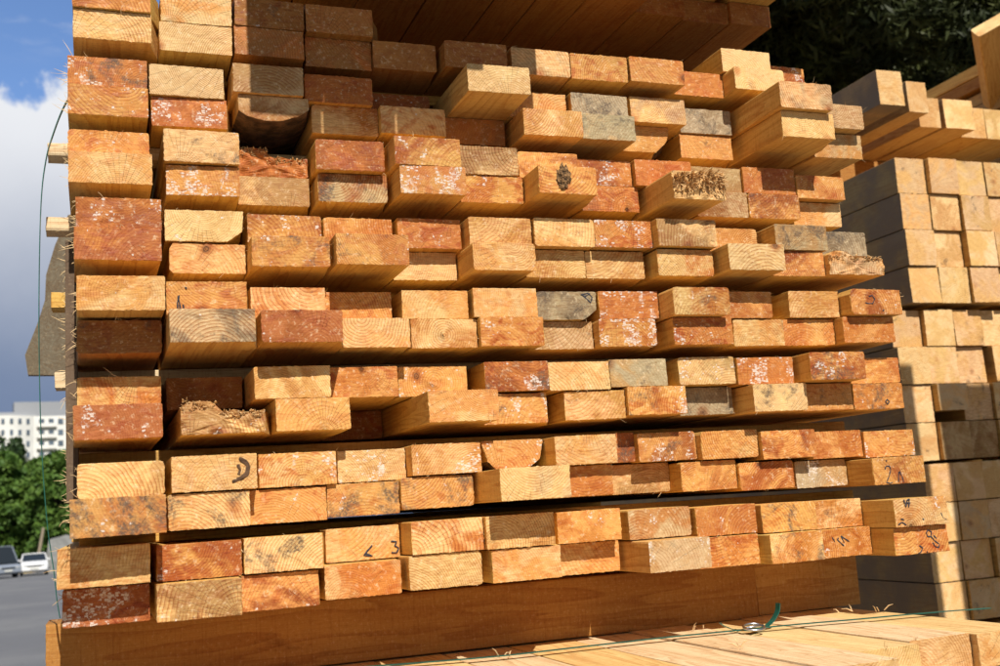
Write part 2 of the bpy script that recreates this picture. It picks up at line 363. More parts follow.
END=end_grain(); SIDE=side_grain()
BARK=simple('bark',(.10,.055,.03),.95,var=.6,scale=60,bump=.8)
FIBRE=simple('fibre',(.72,.50,.26),.9,var=.25,scale=50)
BROKEN=simple('broken_wood',(.66,.42,.19),.9,var=.4,scale=120,bump=.6)
INK=simple('ink',(.035,.035,.045),.7,var=.3,scale=300)
STRAP=simple('strap_plastic',(.006,.10,.075),.32,var=.2,scale=90,spec=.5)
STEEL=simple('steel',(.55,.56,.6),.3,metal=1.,var=.1)
KNOTM=simple('knot_wood',(.22,.12,.05),.9,var=.85,scale=220,bump=.9)

# ---------------------------------------------------------------- object helpers
def link(name,me,parent=None,loc=None,rot=None):
    o=bpy.data.objects.new(name,me); COL.objects.link(o)
    if parent: o.parent=parent
    if loc is not None: o.location=loc
    if rot is not None: o.rotation_euler=rot
    return o
def tag(o,label=None,cat=None,group=None,kind=None):
    if label: o['label']=label
    if cat: o['category']=cat
    if group: o['group']=group
    if kind: o['kind']=kind
    return o
def mesh(name,verts,faces,mats,midx=None,smooth=False):
    me=bpy.data.meshes.new(name); me.from_pydata([tuple(v) for v in verts],[],faces)
    for m in mats: me.materials.append(m)
    if midx is not None: me.polygons.foreach_set('material_index',midx)
    if smooth: me.polygons.foreach_set('use_smooth',[True]*len(me.polygons))
    me.update(); return me
class G:
    """collects faces of one mesh"""
    def __init__(s): s.v=[];s.f=[];s.m=[]
    def add(s,vs,fs,mi=0):
        k=len(s.v); s.v+= [tuple(p) for p in vs]; s.f+=[tuple(k+i for i in f) for f in fs]; s.m+=[mi]*len(fs)
    def box(s,a,b,mi=0,mat=None,bev=0):
        if bev:
            bm=bmesh.new(); bmesh.ops.create_cube(bm,size=1)
            for v in bm.verts: v.co=Vector([(a[i]+b[i])/2+v.co[i]*(b[i]-a[i]) for i in range(3)])
            bmesh.ops.bevel(bm,geom=bm.edges[:],offset=bev,segments=2,affect='EDGES')
            bm.verts.index_update(); vs=[v.co.copy() for v in bm.verts]; fs=[[v.index for v in f.verts] for f in bm.faces]; bm.free()
        else:
            vs=[Vector((x,y,z)) for x in(a[0],b[0]) for y in(a[1],b[1]) for z in(a[2],b[2])]
            fs=[(0,1,3,2),(4,6,7,5),(0,4,5,1),(2,3,7,6),(0,2,6,4),(1,5,7,3)]
        if mat: vs=[mat@v for v in vs]
        s.add(vs,fs,mi)
    def tube(s,pts,rad,n=5,mi=0,flat=1.,up=None):
        pts=[Vector(p) for p in pts]; rings=[]
        for i,p in enumerate(pts):
            t=(pts[min(i+1,len(pts)-1)]-pts[max(i-1,0)]); t=t.normalized() if t.length>1e-9 else Vector((0,0,1))
            u=Vector(up) if up else (Vector((0,0,1)) if abs(t.z)<.9 else Vector((1,0,0)))
            a=t.cross(u).normalized(); c=a.cross(t).normalized()
            r=rad[i] if isinstance(rad,(list,tuple)) else rad
            rings.append([p+a*math.cos(2*math.pi*k/n)*r*flat+c*math.sin(2*math.pi*k/n)*r for k in range(n)])
        vs=[q for rg in rings for q in rg]; fs=[]
        for i in range(len(pts)-1):
            for k in range(n):
                fs.append((i*n+k,i*n+(k+1)%n,(i+1)*n+(k+1)%n,(i+1)*n+k))
        fs.append(tuple(range(n))[::-1]); fs.append(tuple(range((len(pts)-1)*n,len(pts)*n)))
        s.add(vs,fs,mi)
    def build(s,name,mats,parent=None,loc=None,rot=None,smooth=False):
        return link(name,mesh(name,s.v,s.f,mats,s.m,smooth),parent,loc,rot)

TONES={ # end A, end B, side
 'p':((.76,.51,.23),(.70,.43,.16),(.76,.51,.16)),
 'g':((.76,.49,.20),(.64,.32,.09),(.76,.50,.15)),
 'o':((.68,.345,.095),(.55,.21,.04),(.74,.46,.125)),
 'r':((.55,.20,.045),(.38,.115,.022),(.70,.41,.10)),
 'm':((.42,.14,.04),(.24,.065,.025),(.68,.38,.09)),
 'b':((.42,.19,.05),(.35,.14,.03),(.42,.20,.048)),  # own brown of bearers; on shadowed boards, shade put into the colour
 't':((.60,.41,.20),(.46,.27,.10),(.72,.46,.15)),
 'k':((.42,.33,.19),(.30,.22,.12),(.60,.41,.15)),
 'w':((.80,.54,.26),(.72,.43,.16),(.70,.45,.14)),
}
def jit(c,a,rr):
    k=1+rr.uniform(-a,a); return [min(.9,max(.01,q*k*(1+rr.uniform(-.04,.04)))) for q in c]

def outline(W,H,fl,rr,step=.0028,round_=None):
    """closed cross-section, counted clockwise seen from the camera"""
    r=round_ if round_ is not None else rr.choice([.0006,.001,.0015,.003])
    P=[(0,0),(W,0),(W,H),(0,H)]; wild=set()
    if '1' in fl: P=[(0,0),(W*.78,0),(W*.98,H*.34),(W,H),(0,H)]
    elif '2' in fl: P=[(W*.05,0),(W,0),(W,H*.96),(W*.05,H),(0,H*.8),(0,H*.12)]
    elif 'T' in fl: P=[(W*.22,0),(W*.72,0),(W*.93,H*.3),(W,H),(0,H),(W*.1,H*.3)]
    elif 'W' in fl: P=[(0,H*.45),(W*.12,H*.26),(W*.35,H*.14),(W*.6,H*.16),(W*.85,H*.36),(W,H*.6),(W,H),(0,H)]
    elif 'J' in fl: P=[(0,0),(W,0),(W,H*.72),(W*.8,H*.62),(W*.62,H*.74),(W*.5,H*.66),(W*.36,H*1.0),(W*.12,H*1.03),(0,H*.86)]
    elif 'C' in fl: P=[(0,0),(W*.7,0),(W*.93,H*.45),(W,H),(0,H)]
    # round corners
    Q=[];n=len(P)
    for i in range(n):
        a=Vector(P[i-1]);b=Vector(P[i]);c=Vector(P[(i+1)%n])
        rc=min(r*rr.uniform(.6,1.6),(a-b).length*.4,(c-b).length*.4)
        u=(a-b).normalized();v=(c-b).normalized()
        p0=b+u*rc;p1=b+v*rc
        for t in (0,.5,1): Q.append(((1-t)**2)*p0+2*t*(1-t)*b+t*t*p1)
    out=[]
    for i in range(len(Q)):
        a=Q[i];c=Q[(i+1)%len(Q)];k=max(1,int((c-a).length/step))
        for j in range(k): out.append(a+(c-a)*j/k)
    return out
def board_mesh(W,H,L,fl,rr,fuzz=.00045,mats=None,name='lumber_board',step=.0028,round_=None,ext=0.):
    o=outline(W,H,fl,rr,step,round_); n=len(o); c=Vector((sum(p.x for p in o)/n,sum(p.y for p in o)/n))
    ph=[rr.uniform(0,6.28) for _ in range(6)]
    big=[math.sin(i/n*6.28*3+ph[0])*.0003+math.sin(i/n*6.28*7+ph[1])*.0002 for i in range(n)]
    rings=[]
    tiltx=rr.uniform(-.02,.02); tiltz=rr.uniform(-.03,.03)
    def fy(x,z,a): return (x-W/2)*tiltx+(z-H/2)*tiltz+math.sin(x*260+ph[2])*math.sin(z*330+ph[3])*a
    J=.0022 if 'J' in fl or 'S' in fl else .00025
    for s in (.3,.62,.86,.965): rings.append([(c.x+(p.x-c.x)*s,fy(c.x+(p.x-c.x)*s,c.y+(p.y-c.y)*s,J),c.y+(p.y-c.y)*s) for p in o])
    edge=[]
    for i,p in enumerate(o):
        d=(p-c).normalized(); e=rr.uniform(-1,1)*fuzz+(rr.random()<.06)*rr.uniform(0,.0009)
        edge.append((p.x+d.x*e,fy(p.x,p.y,J)+rr.uniform(-.0002,.0005),p.y+d.y*e))
    rings.append(edge)
    ys=[q for q in (.0012,.012,.05,.16,.45,1.1) if q<L-.02]+[L]
    wob=[rr.uniform(-.001,.001) for _ in ys]
    for y,wq in zip(ys,wob):
        k=min(1,y/.3)
        rings.append([(p.x+(ext*p.x/W if y>.04 else 0)+big[i]*(1-k*.5)+wq*k,y,p.y+wq*k*.3) for i,p in enumerate(o)])
    vs=[v for rg in rings for v in rg]; vs.append((c.x,fy(c.x,c.y,J),c.y)); ci=len(vs)-1
    fs=[];mi=[]
    for i in range(n): fs.append((ci,i,(i+1)%n)); mi.append(0)
    NR=len(rings)
    for q in range(NR-1):
        for i in range(n):
            j=(i+1)%n; fs.append((q*n+i,(q+1)*n+i,(q+1)*n+j,q*n+j)); mi.append(0 if q<4 else 1)
            if q>=4 and ('W' in fl or 'T' in fl or 'C' in fl) :
                z=o[i].y; x=o[i].x
                if ('W' in fl and z<H*.55 and 0<x<W) or (z<H*.95 and z>.001 and x>W*.1): mi[-1]=2
    fs.append(tuple((NR-1)*n+i for i in range(n))[::-1]); mi.append(0)
    fs=[f[::-1] for f in fs]
    return mesh(name,vs,fs,mats or [END,SIDE,BARK],mi)
def props(o,tone,W,H,rr,white=0,fl='',grey=0.,par2=None):
    A,B,S=TONES[tone]
    if par2 is not None and rr.random()<.75: B=TONES[rr.choice({'p':'pgg','g':'gooto','o':'gorrr','r':'rrmo','m':'mrrr','b':'bbr','t':'tkgb','k':'ktk','w':'w'}[tone])][rr.choice([0,1])]
    o['seed']=rr.uniform(0,40); o['tone_a']=jit(A,.10,rr); o['tone_b']=jit(B,.12,rr); o['tone_s']=jit(S,.10,rr)
    if 'R' in fl: c=(W*.5,0.,H*.45)
    else:
        c=(W*rr.uniform(-.35,1.35),0.,H*rr.choice([rr.uniform(-.9,.1),rr.uniform(-.5,.2),rr.uniform(.9,1.9)]))
    o['pith']=list(c); o['white']=float(white) if white else (rr.uniform(0,1.1) if tone in 'orm' else rr.uniform(0,.4) if tone in 'gt' else 0.); o['dirt']=1.4 if 'D' in fl else 1. if 'd' in fl else rr.choice([0,.25,.45])
    if tone=='k': o['dirt']=1.1
    o['saw']=rr.choice([.15,.5,.9,1.2]); o['crack']=1.6 if 'c' in fl else rr.choice([0,.3,.6]); o['ring']=rr.uniform(.55,1.15) if tone in 'pgowt' else rr.uniform(.3,.8)
    o['spacing']=rr.uniform(.0023,.0046); o['red']={'p':.15,'g':.45,'o':.8,'r':.8,'m':.9,'b':.6,'t':.35,'k':.1,'w':.0}[tone]*rr.uniform(.5,1.1); o['coarse']=.5; o['figure']=rr.uniform(9,18); o['grey']=grey
def splinters(par,W,H,rr,n,where='top',ln=(.0015,.009),rad=.00019):
    g=G(); ctr=rr.uniform(0,W)
    for _ in range(n):
        w=rr.choice(where) if isinstance(where,list) else where
        if w=='top': p=Vector((min(W,max(0,rr.gauss(ctr,.008))),rr.uniform(-.0005,.002),H)); d=Vector((rr.uniform(-.8,.8),rr.uniform(-1,.1),rr.uniform(.1,.9)))
        elif w=='bottom': p=Vector((rr.uniform(0,W),rr.uniform(-.0005,.001),.0003)); d=Vector((rr.uniform(-.8,.8),rr.uniform(-.6,.0),rr.uniform(-1,-.2)))
        elif w=='left': p=Vector((0,rr.uniform(0,.03),rr.uniform(0,H))); d=Vector((rr.uniform(-1,-.4),rr.uniform(-.5,.2),rr.uniform(-.5,.6)))
        else: p=Vector((W,rr.uniform(0,.002),rr.uniform(0,H))); d=Vector((rr.uniform(-.2,.7),rr.uniform(-1,-.3),rr.uniform(-.6,.6)))
        l=ln[0]+(ln[1]-ln[0])*rr.random()**2; d=d.normalized(); q=Vector((rr.uniform(-1,1),rr.uniform(-1,1),rr.uniform(-1,1)))*l*.45
        pts=[p+d*l*t+q*t*t for t in (0,.25,.5,.75,1)]; r0=rad*rr.uniform(.7,1.7)
        g.tube(pts,[r0,r0,r0*.9,r0*.7,r0*.25],3)
    return tag(g.build('splinters',[FIBRE],par),kind='stuff')
def strokes(par,W,H,lst,wd=.0013):
    g=G()
    for st in lst:
        pts=[Vector((x*W,-.0009,z*H)) for x,z in st]
        if len(pts)==1: pts.append(pts[0]+Vector((.0012,0,.0008)))
        fine=[]
        for a,b_ in zip(pts,pts[1:]):
            k=max(1,int((b_-a).length/.001)); fine+=[a+(b_-a)*j/k for j in range(k)]
        fine.append(pts[-1])
        g.tube(fine,[wd*.5*(.85+.2*math.sin(i*.7)) for i in range(len(fine))],6,flat=1,up=(0,1,0))
    for i,v in enumerate(g.v): g.v[i]=(v[0],-.0007+(v[1]+.0009)*.35,v[2])
    return g.build('knot' if wd>.003 else 'marking',[BARK if wd>.003 else INK],par)
MARK={
'M0':[[(.155,.58),(.13,.35),(.14,.08)],[(.14,.55),(.16,.3),(.17,.08)],[(.2,.3),(.215,.1)],[(.23,.83),(.25,.78)]],
'M1':[[(.74,.88),(.86,.95),(.93,.8),(.9,.6),(.8,.82),(.9,.93)],[(.76,.9),(.82,.76)]],
'M2':[[(.36,.70),(.43,.74),(.47,.6),(.42,.42),(.33,.42),(.27,.46)],[(.6,.14),(.63,.18)]],
'M3':[[(.62,.28),(.66,.36),(.70,.28),(.66,.18),(.62,.28)]],
'M4':[[(.79,.88),(.87,.8),(.91,.6),(.88,.38),(.8,.28),(.70,.22)],[(.80,.85),(.89,.66),(.86,.42),(.76,.28)],[(.77,.7),(.80,.55),(.78,.42)]],
'M5':[[(.22,.56),(.25,.68),(.31,.68),(.335,.56),(.29,.32),(.22,.07),(.29,.03),(.34,.06)],[(.48,.44),(.455,.07)],[(.50,.46),(.525,.28)],[(.535,.26),(.55,.04)],[(.26,.9),(.28,.86)]],
'M6':[[(.62,.42),(.50,.14),(.62,.10),(.52,.2),(.62,.42)],[(.88,.5),(.96,.48),(.93,.36),(.985,.28),(.95,.14),(.88,.16)]],
'M7':[[(.19,.98),(.22,.72),(.25,.95),(.30,.98),(.27,.7)],[(.22,.86),(.31,.84)],[(.03,.1),(.11,.18),(.18,.06)],[(.09,.3),(.15,.26)],[(.5,.24),(.53,.2)],[(.87,.4),(.9,.2),(.96,.14)]],
'M8':[[(.24,.72),(.28,.55)],[(.33,.62),(.45,.38)],[(.41,.74),(.56,.52)],[(.33,.62),(.36,.68)],[(.41,.74),(.46,.5)]],
'M9':[[(.60,.74),(.64,.84),(.70,.76),(.68,.58),(.62,.6),(.60,.74)],[(.68,.6),(.74,.42),(.82,.28),(.80,.16),(.74,.2),(.7,.36)],[(.73,.62),(.78,.5)],[(.44,.3),(.5,.2),(.45,.05),(.4,.02)],[(.57,.06),(.58,.02)]],
}
WORD={'p':'pale yellow','g':'golden','o':'orange','r':'reddish','m':'maroon stained','b':'brown shade-tinted','t':'tan','k':'grey weathered','w':'cream'}
ORD=['first','second','third','fourth','fifth','sixth','seventh','eighth','ninth','tenth','eleventh','twelfth','thirteenth']

# ---------------------------------------------------------------- the front stack
rowcount={}
for (row,X,W,p,Z,H,tone,white,fl) in BOARDS:
    rr=random.Random(int(X*1e4)+int(Z*1e5)*7)
    k=rowcount.get(row,0); rowcount[row]=k+1
    W-=.0008; H-=.0007; L=2.4+rr.uniform(-.02,.02)
    nx=[b[1] for b in BOARDS if b[0]==row and b[1]>X+.02]; ext=max(0.,min(.02,(min(nx)-X-W-.0007) if nx else 0.))
    if k==0 and row[0]!='0': ext=0.
    me=board_mesh(W,H,L,fl,rr,ext=ext)
    yaw=rr.uniform(-.0012,.0012)+(.012 if k==0 and row[0] in '3456' else 0)
    o=link('lumber_board',me,None,(X,1.28-p,Z+EYE),(rr.uniform(-.0008,.0008),0,yaw))
    props(o,tone,W,H,rr,white,fl,par2=1); o['coarse']=1.
    feat=' with broken jagged end' if 'S' in fl else ' with bark knot' if 'K' in fl else ' with black marks' if 'M' in fl else ' flecked white' if white>=2 else ' with bark wane' if fl and fl[0] in 'WTC' else ' with cracks' if 'c' in fl else ' with dark stains' if 'd' in fl or 'D' in fl else ''
    lab='%s board%s, %s from left, %s row, %s tier from top'%(WORD[tone],feat,ORD[k],'upper' if row[1]=='a' else 'lower',ORD[int(row[0])])
    tag(o,lab,'board','boards of the large front lumber stack')
    m=[q for q in MARK if q in fl]
    if m: strokes(o,W,H,MARK[m[0]],.0032 if m[0] in('M4',) else .0018)
    if 'S' in fl or 'J' in fl:
        # torn fibres: layered flat slivers lying one over another
        g=G(); S_='S' in fl
        for _ in range(260 if S_ else 150):
            x=rr.uniform(0,W*.97)
            if S_: z=H*min(.97,max(.02,rr.betavariate(2,1.3)-(.12 if x<W*.2 else 0))); l=rr.uniform(.002,.014)*(.35+1.1*z/H); tilt=rr.uniform(-.6,.25)
            else:
                topz=H*(1.0 if x<W*.42 else .66) if row!='3b' else H*.78
                z=topz*rr.uniform(.72,1.02); l=rr.uniform(.001,.006); tilt=rr.uniform(-.2,1.)
            lw=rr.uniform(.0008,.0035); th=rr.uniform(.0003,.0009)
            fan=(x/W-.5)*.8+rr.uniform(-.4,.4)
            d=Vector((fan,-1,tilt)).normalized(); sd=Vector((1,0,0)).cross(d).cross(d).normalized()*1.; side=d.cross(Vector((0,0,1))).normalized(); nn_=side.cross(d).normalized()
            a=Vector((x,.0015,z)); cur=nn_*rr.uniform(-.3,.4)*l
            P=[]
            for t,wf in ((0,1.),(.5,.85),(.85,.45),(1.,.08)):
                q=a+d*l*t+cur*t*t
                for sx,sz in ((-1,-1),(1,-1),(1,1),(-1,1)): P.append(q+side*sx*lw*.5*wf*(1+.3*rr.uniform(-1,1))+nn_*sz*th*.5)
            F_=[]
            for k_ in range(3):
                for m_ in range(4): F_.append((k_*4+m_,k_*4+(m_+1)%4,k_*4+4+(m_+1)%4,k_*4+4+m_))
            F_.append((12,13,14,15)); g.add(P,F_)
        tag(g.build('splinters',[BROKEN],o),kind='stuff')
    else:
        if 'K' in fl:
            bm=bmesh.new(); bmesh.ops.create_icosphere(bm,subdivisions=4,radius=1)
            from mathutils import noise as mn
            for v in bm.verts:
                q=mn.noise(v.co*2.2)*.45+mn.noise(v.co*6)*.3+mn.noise(v.co*15)*.12
                v.co=Vector((v.co.x*.009,v.co.y*.0035,v.co.z*.015))*(1+q)
            km=bpy.data.meshes.new('knot'); bm.to_mesh(km); bm.free(); km.materials.append(KNOTM)
            link('knot',km,o,(W*.42,-.001,H*.60))
        nn=rr.choice([0,0,0,2,3,6])
        if k==0 and row not in('0a','0b'):
            splinters(o,W,H,rr,rr.choice([6,9,13]),['left','left','left','top'],(.003,.017),.00025)
        elif nn: splinters(o,W,H,rr,nn,['top','bottom','right'])

# stickers (thin spacers) in every tier gap: two deep in the stack
gapz={}
for (row,X,W,p,Z,H,tone,white,fl) in BOARDS:
    t=int(row[0])
    if row[1]=='a': gapz.setdefault(t,[None,[]])[1].append((X+W/2,Z+H))
    else:
        gapz.setdefault(t+1,[[],[]]) if False else None
def wood_box(name,a,b,tone,rr,loc=None,rot=None,round_=.0015,grey=0.,white=0,fl='',fuzz=.0004,step=.006):
    """box of wood whose ends face Y; a,b = world corners"""
    W=b[0]-a[0];L=b[1]-a[1];H=b[2]-a[2]
    me=board_mesh(W,H,L,fl,rr,fuzz,name=name,step=step,round_=round_)
    o=link(name,me,None,loc if loc is not None else a,rot); props(o,tone,W,H,rr,white,fl,grey); return o
def cross_piece(name,x0,x1,y,w,z,h,tone,rr,slope=0.,fl='',grey=0.):
    """a piece whose length runs along world X: built along local Y and turned"""
    me=board_mesh(w,h,x1-x0,fl,rr,.0004,name=name,step=.005)
    o=link(name,me,None,(x0,y+w,z),(0,0,0)); o.rotation_euler=(slope,0,-math.pi/2); props(o,tone,w,h,rr,0,fl,grey)
    return o
for t in range(1,8):
    below=[(X,Z+H) for (row,X,W,p,Z,H,*_) in BOARDS if row=='%da'%t]
    above=[(X,Z) for (row,X,W,p,Z,H,*_) in BOARDS if row=='%db'%(t-1)]
    zl=sum(z for x,z in below[:3])/3; zu=sum(z for x,z in above[:3])/3
    zr=sum(z for x,z in below[-3:])/3
    rr=random.Random(90+t)
    for j,y in enumerate((1.40,2.3,3.3)):
        h=min(.019,max(.010,zu-zl-.001))+(.006 if j else 0); out={1:-.012,2:.020,3:.022,4:.016,5:.012,6:-.012,7:-.014}[t] if j==0 else .0
        o=cross_piece('wooden_spacer',(-.03-out) if j==0 else -.04,1.10,y,.035,zl+EYE+.0006,h,'w' if t in(1,2,3,5,6) else 'r',rr,math.atan2(zr-zl,.95))
        tag(o,'thin %s spacer strip %s tiers %s and %s of front stack'%('cream' if t in(1,2,3,5,6) else 'reddish',['sticking out left between','midway back between','near the back between'][j],ORD[t-1],ORD[t]),'spacer','spacers between the tiers of the front stack')
        if t in(2,3,5): o['tone_a']=[.84,.70,.48]; o['tone_b']=[.80,.62,.38]; o['tone_s']=[.82,.66,.42]
        if j==0 and t in (1,6,7): o['label']='thin spacer strip hidden flush between tiers %s and %s near the stack front'%(ORD[t-1],ORD[t])

rr=random.Random(123)
zb0=min(Z for (row,X,W,p,Z,H,*_) in BOARDS if row=='6a')+.004; zb1=.345
o=link('wooden_batten',board_mesh(.0135,.042,zb1-zb0,'',rr,.0006,name='wooden_batten',step=.004)); props(o,'b',.0135,.042,rr,grey=.3); o['tone_s']=[.11,.07,.045]; o['tone_a']=[.2,.13,.08]
o.rotation_euler=(math.pi/2,0,0); o.location=(-.029,1.392,EYE+zb0); tag(o,'dark frayed upright batten against the left side of the front stack','batten')
g=G()
for _ in range(70):
    a=Vector((rr.uniform(-.001,.004),rr.uniform(0,zb1-zb0),0)); a=Vector((rr.uniform(0,.004),rr.uniform(.0,zb1-zb0),rr.uniform(.0,.042))); d=Vector((rr.uniform(-1,-.2),rr.uniform(-.9,.9),rr.uniform(-.2,1))).normalized(); l=rr.uniform(.003,.013); c_=Vector((rr.uniform(-1,1),rr.uniform(-1,1),rr.uniform(-1,1)))*l*.5
    g.tube([a,a+d*l*.5+c_*.3,a+d*l+c_],[.0004,.0004,.0001],3)
tag(g.build('splinters',[FIBRE],o),kind='stuff')
# the bearer below and the bundle above, shade put into its bottom boards' brown
rr=random.Random(5)
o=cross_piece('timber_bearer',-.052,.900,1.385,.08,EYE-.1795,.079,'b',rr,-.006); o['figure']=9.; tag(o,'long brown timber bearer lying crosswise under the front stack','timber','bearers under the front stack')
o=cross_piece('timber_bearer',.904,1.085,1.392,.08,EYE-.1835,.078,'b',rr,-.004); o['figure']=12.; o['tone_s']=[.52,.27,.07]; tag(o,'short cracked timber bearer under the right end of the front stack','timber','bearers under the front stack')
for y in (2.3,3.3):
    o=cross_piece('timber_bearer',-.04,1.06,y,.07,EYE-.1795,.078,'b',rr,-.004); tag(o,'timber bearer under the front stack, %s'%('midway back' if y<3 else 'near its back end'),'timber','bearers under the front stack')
E_=[.19,.285,.38,.48,.582,.646,.723,.82,.912,1.0,1.08]
FY=[1.068,1.055,1.078,1.065,1.34,1.36,1.39,1.44,1.45,1.443]
for k in range(10):
    rr=random.Random(300+k)
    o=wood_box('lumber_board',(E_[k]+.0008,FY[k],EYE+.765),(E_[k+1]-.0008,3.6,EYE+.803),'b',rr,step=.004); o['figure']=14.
    tag(o,'brown shade-tinted board, %s from left in the bottom layer of the overhanging bundle above'%ORD[k],'board','boards of the bundle overhanging above')
    for j in range(3):
        rr=random.Random(400+k*5+j); gap=.007 if k==9 and j==0 else .0008
        z=.8045+j*.039
        x0=E_[k]+.0008+(.0 if k!=9 else 0); x1=E_[k+1]-.0008
        if j==0 and k==8: x1-=.022
        o=wood_box('lumber_board',(x0,(1.0 if k<4 else 1.22)+rr.uniform(-.02,.02),EYE+z),(x1,3.6,EYE+z+.0375),'o',rr,step=.006)
        tag(o,'orange board out in the sun, %s from left, %s layer of the overhanging bundle above'%(ORD[k],ORD[j+1]),'board','boards of the bundle overhanging above')
for y in (1.65,2.5,3.4):
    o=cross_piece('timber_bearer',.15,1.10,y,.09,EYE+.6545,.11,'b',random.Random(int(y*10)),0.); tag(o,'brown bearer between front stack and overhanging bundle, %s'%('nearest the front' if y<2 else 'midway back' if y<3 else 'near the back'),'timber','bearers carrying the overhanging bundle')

# ---------------------------------------------------------------- lower pack (its sunlit top is seen)
LT=-.1845
lowT='gwowpwowwpwgwpwwwowp'
x=-.025; k=0
while x<1.0:
    rr=random.Random(700+k); w=.089+rr.uniform(-.001,.001)
    fy=1.035+rr.uniform(-.03,.03) if x>.72 else .93+rr.uniform(-.05,.03)
    if x>1.0: fy=1.0+rr.uniform(-.015,.02)
    dz=rr.uniform(-.002,.0012)
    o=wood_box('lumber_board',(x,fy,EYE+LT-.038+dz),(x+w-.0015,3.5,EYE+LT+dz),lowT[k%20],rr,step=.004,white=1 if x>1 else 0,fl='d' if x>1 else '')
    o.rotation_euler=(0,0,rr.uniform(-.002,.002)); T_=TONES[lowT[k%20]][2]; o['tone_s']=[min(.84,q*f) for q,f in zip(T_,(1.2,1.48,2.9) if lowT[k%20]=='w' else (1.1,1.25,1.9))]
    tag(o,'%s board, %s from left in the top layer of the pack below'%(WORD[lowT[k%20]],(ORD+['fourteenth','fifteenth','sixteenth','seventeenth','eighteenth','nineteenth','twentieth','twenty-first'])[k]),'board','top boards of the pack under the front stack')
    if .3<x<1.7: splinters(o,w,.038,rr,4,['top'],(.006,.014),.0003)
    x+=w+.0006+(.003 if rr.random()<.3 else 0); k+=1
rr=random.Random(9)
for lay in range(4):
    for c in range(8):
        xx=-.025+c*.1365
        o=wood_box('square_timber',(xx,1.0+rr.uniform(-.02,.02),EYE+LT-.155-lay*.106),(xx+.1355,3.5,EYE+LT-.052-lay*.106),'w',rr,step=.012)
        tag(o,'cream timber, %s from left in the %s layer of the pack below the boards'%(ORD[c],ORD[lay+1]),'timber','timbers of the lowest front pack')
for y in (1.3,3.1):
    for c in range(2):
        o=wood_box('timber_bearer',(.0+c*.9,y,.012),(.09+c*.8,y+.09,EYE+LT-.052-3*.106-.104),'b',rr,step=.012)
        tag(o,'upright block under the lowest pack, %s row, %s from left'%('front' if y<2 else 'rear',ORD[c]),'timber','blocks carrying the lowest front pack')

# ---------------------------------------------------------------- packs of square timber at the right
def grid(pack,x0,y0,ztop,s,rows,cols,seed,kind='w',zs=None):
    for r in range(rows):
        for c in range(cols):
            rr=random.Random(seed+r*31+c)
            z1=ztop-r*(s+.003); xx=x0-.006*r*0+c*(s+.0035)+rr.uniform(-.001,.001)
            yy=y0+rr.uniform(-.012,.012); h=s
            if pack=='middle right' and (r,c)==(2,1): h=s*.72; yy-=.01
            if pack=='middle right' and (r,c)==(1,3): xx+=.02
            tone='t' if pack=='middle right' and (r,c) in((3,1),(3,2)) else kind
            o=wood_box('square_timber',(xx,yy,EYE+z1-h),(xx+s-.001,yy+2.6,EYE+z1),tone,rr,step=.006,grey=.9 if c==0 else .1,fuzz=.0008,round_=.0012)
            if tone=='w' : o['ring']=rr.uniform(.4,.9); o['dirt']=rr.choice([0,.3,.6]); o['tone_a']=jit((.80,.54,.27),.14,rr); o['crack']=rr.choice([0,.8,1.4]); o['spacing']=rr.uniform(.003,.006)
            tag(o,'%s square timber, %s from left, %s row from top, %s pack'%('cream' if tone=='w' else 'tan',ORD[c],ORD[r],pack),'timber','square timbers in the %s pack'%pack)
grid('upper right',2.08,2.30,.874,.100,4,6,1000)
grid('middle right',2.025,2.325,.449,.100,4,6,2000)
grid('lower right',2.045,2.31,.030,.100,4,6,3000)
grid('bottom right',2.06,2.33,-.395,.100,5,6,4000)
for (z,pk) in ((.449,'upper'),(.030,'middle'),(-.395,'lower')):
    for y in (2.75,3.9):
        o=cross_piece('wooden_spacer',2.06,2.68,y,.06,EYE+z+.001,.018,'t',rr); tag(o,'flat spacer under the %s right pack, %s'%(pk,'towards its front' if y<3 else 'towards its back'),'spacer','spacers under the right packs')
for y in (2.6,4.2):
    for c in (0,.5):
        o=wood_box('timber_bearer',(2.08+c,y,.02),(2.18+c,y+.1,EYE-.395-5*.103-.001),'b',rr,step=.02); tag(o,'block under the bottom right pack, %s %s'%('front' if y<3 else 'rear','left' if c==0 else 'right'),'timber','blocks under the right packs')
# protruding square posts on top
RD=[((878,69),(905,106)),((907,80),(929,113)),((918,96),(941.5,128)),((944,98),(975.5,130))]
for i,(a,b) in enumerate(RD):
    rr=random.Random(50+i); p1=atZ(b[0],b[1],1.03); p0=atZ(a[0]+2.5,b[1]-2,1.03); y=p1.y; p0=atY(a[0]+2.5,b[1]-2,y); pt=atY(b[0]-2,a[1]+3,y)
    o=wood_box('square_timber',(p0.x,y,EYE+1.03),(p1.x,y+2.6,pt.z),'w',rr,step=.005,grey=1. if i==0 else 0,fuzz=.0008); o['tone_s']=[.66,.44,.19]
    tag(o,'%s square timber, %s from left in the top right layer against the trees'%('grey sided' if i==0 else 'golden',ORD[i]),'timber','protruding timbers on top of the right packs')
    if i==3: xend=p1.x
for i in range(3):
    o=wood_box('square_timber',(xend+.004+i*.104,2.5,EYE+1.03),(xend+.104+i*.104,4.9,EYE+1.128),'w',random.Random(60+i),step=.01); tag(o,'golden square timber set back, %s to the right of the protruding ones'%ORD[i],'timber','set back timbers on the right packs')
for y in (2.75,3.9):
    o=cross_piece('timber_bearer',2.08,2.75,y,.1,EYE+.876,.150,'b',rr); tag(o,'dark bearer between top right timbers and upper right pack, %s'%('front' if y<3 else 'rear'),'timber','bearers of the right packs')
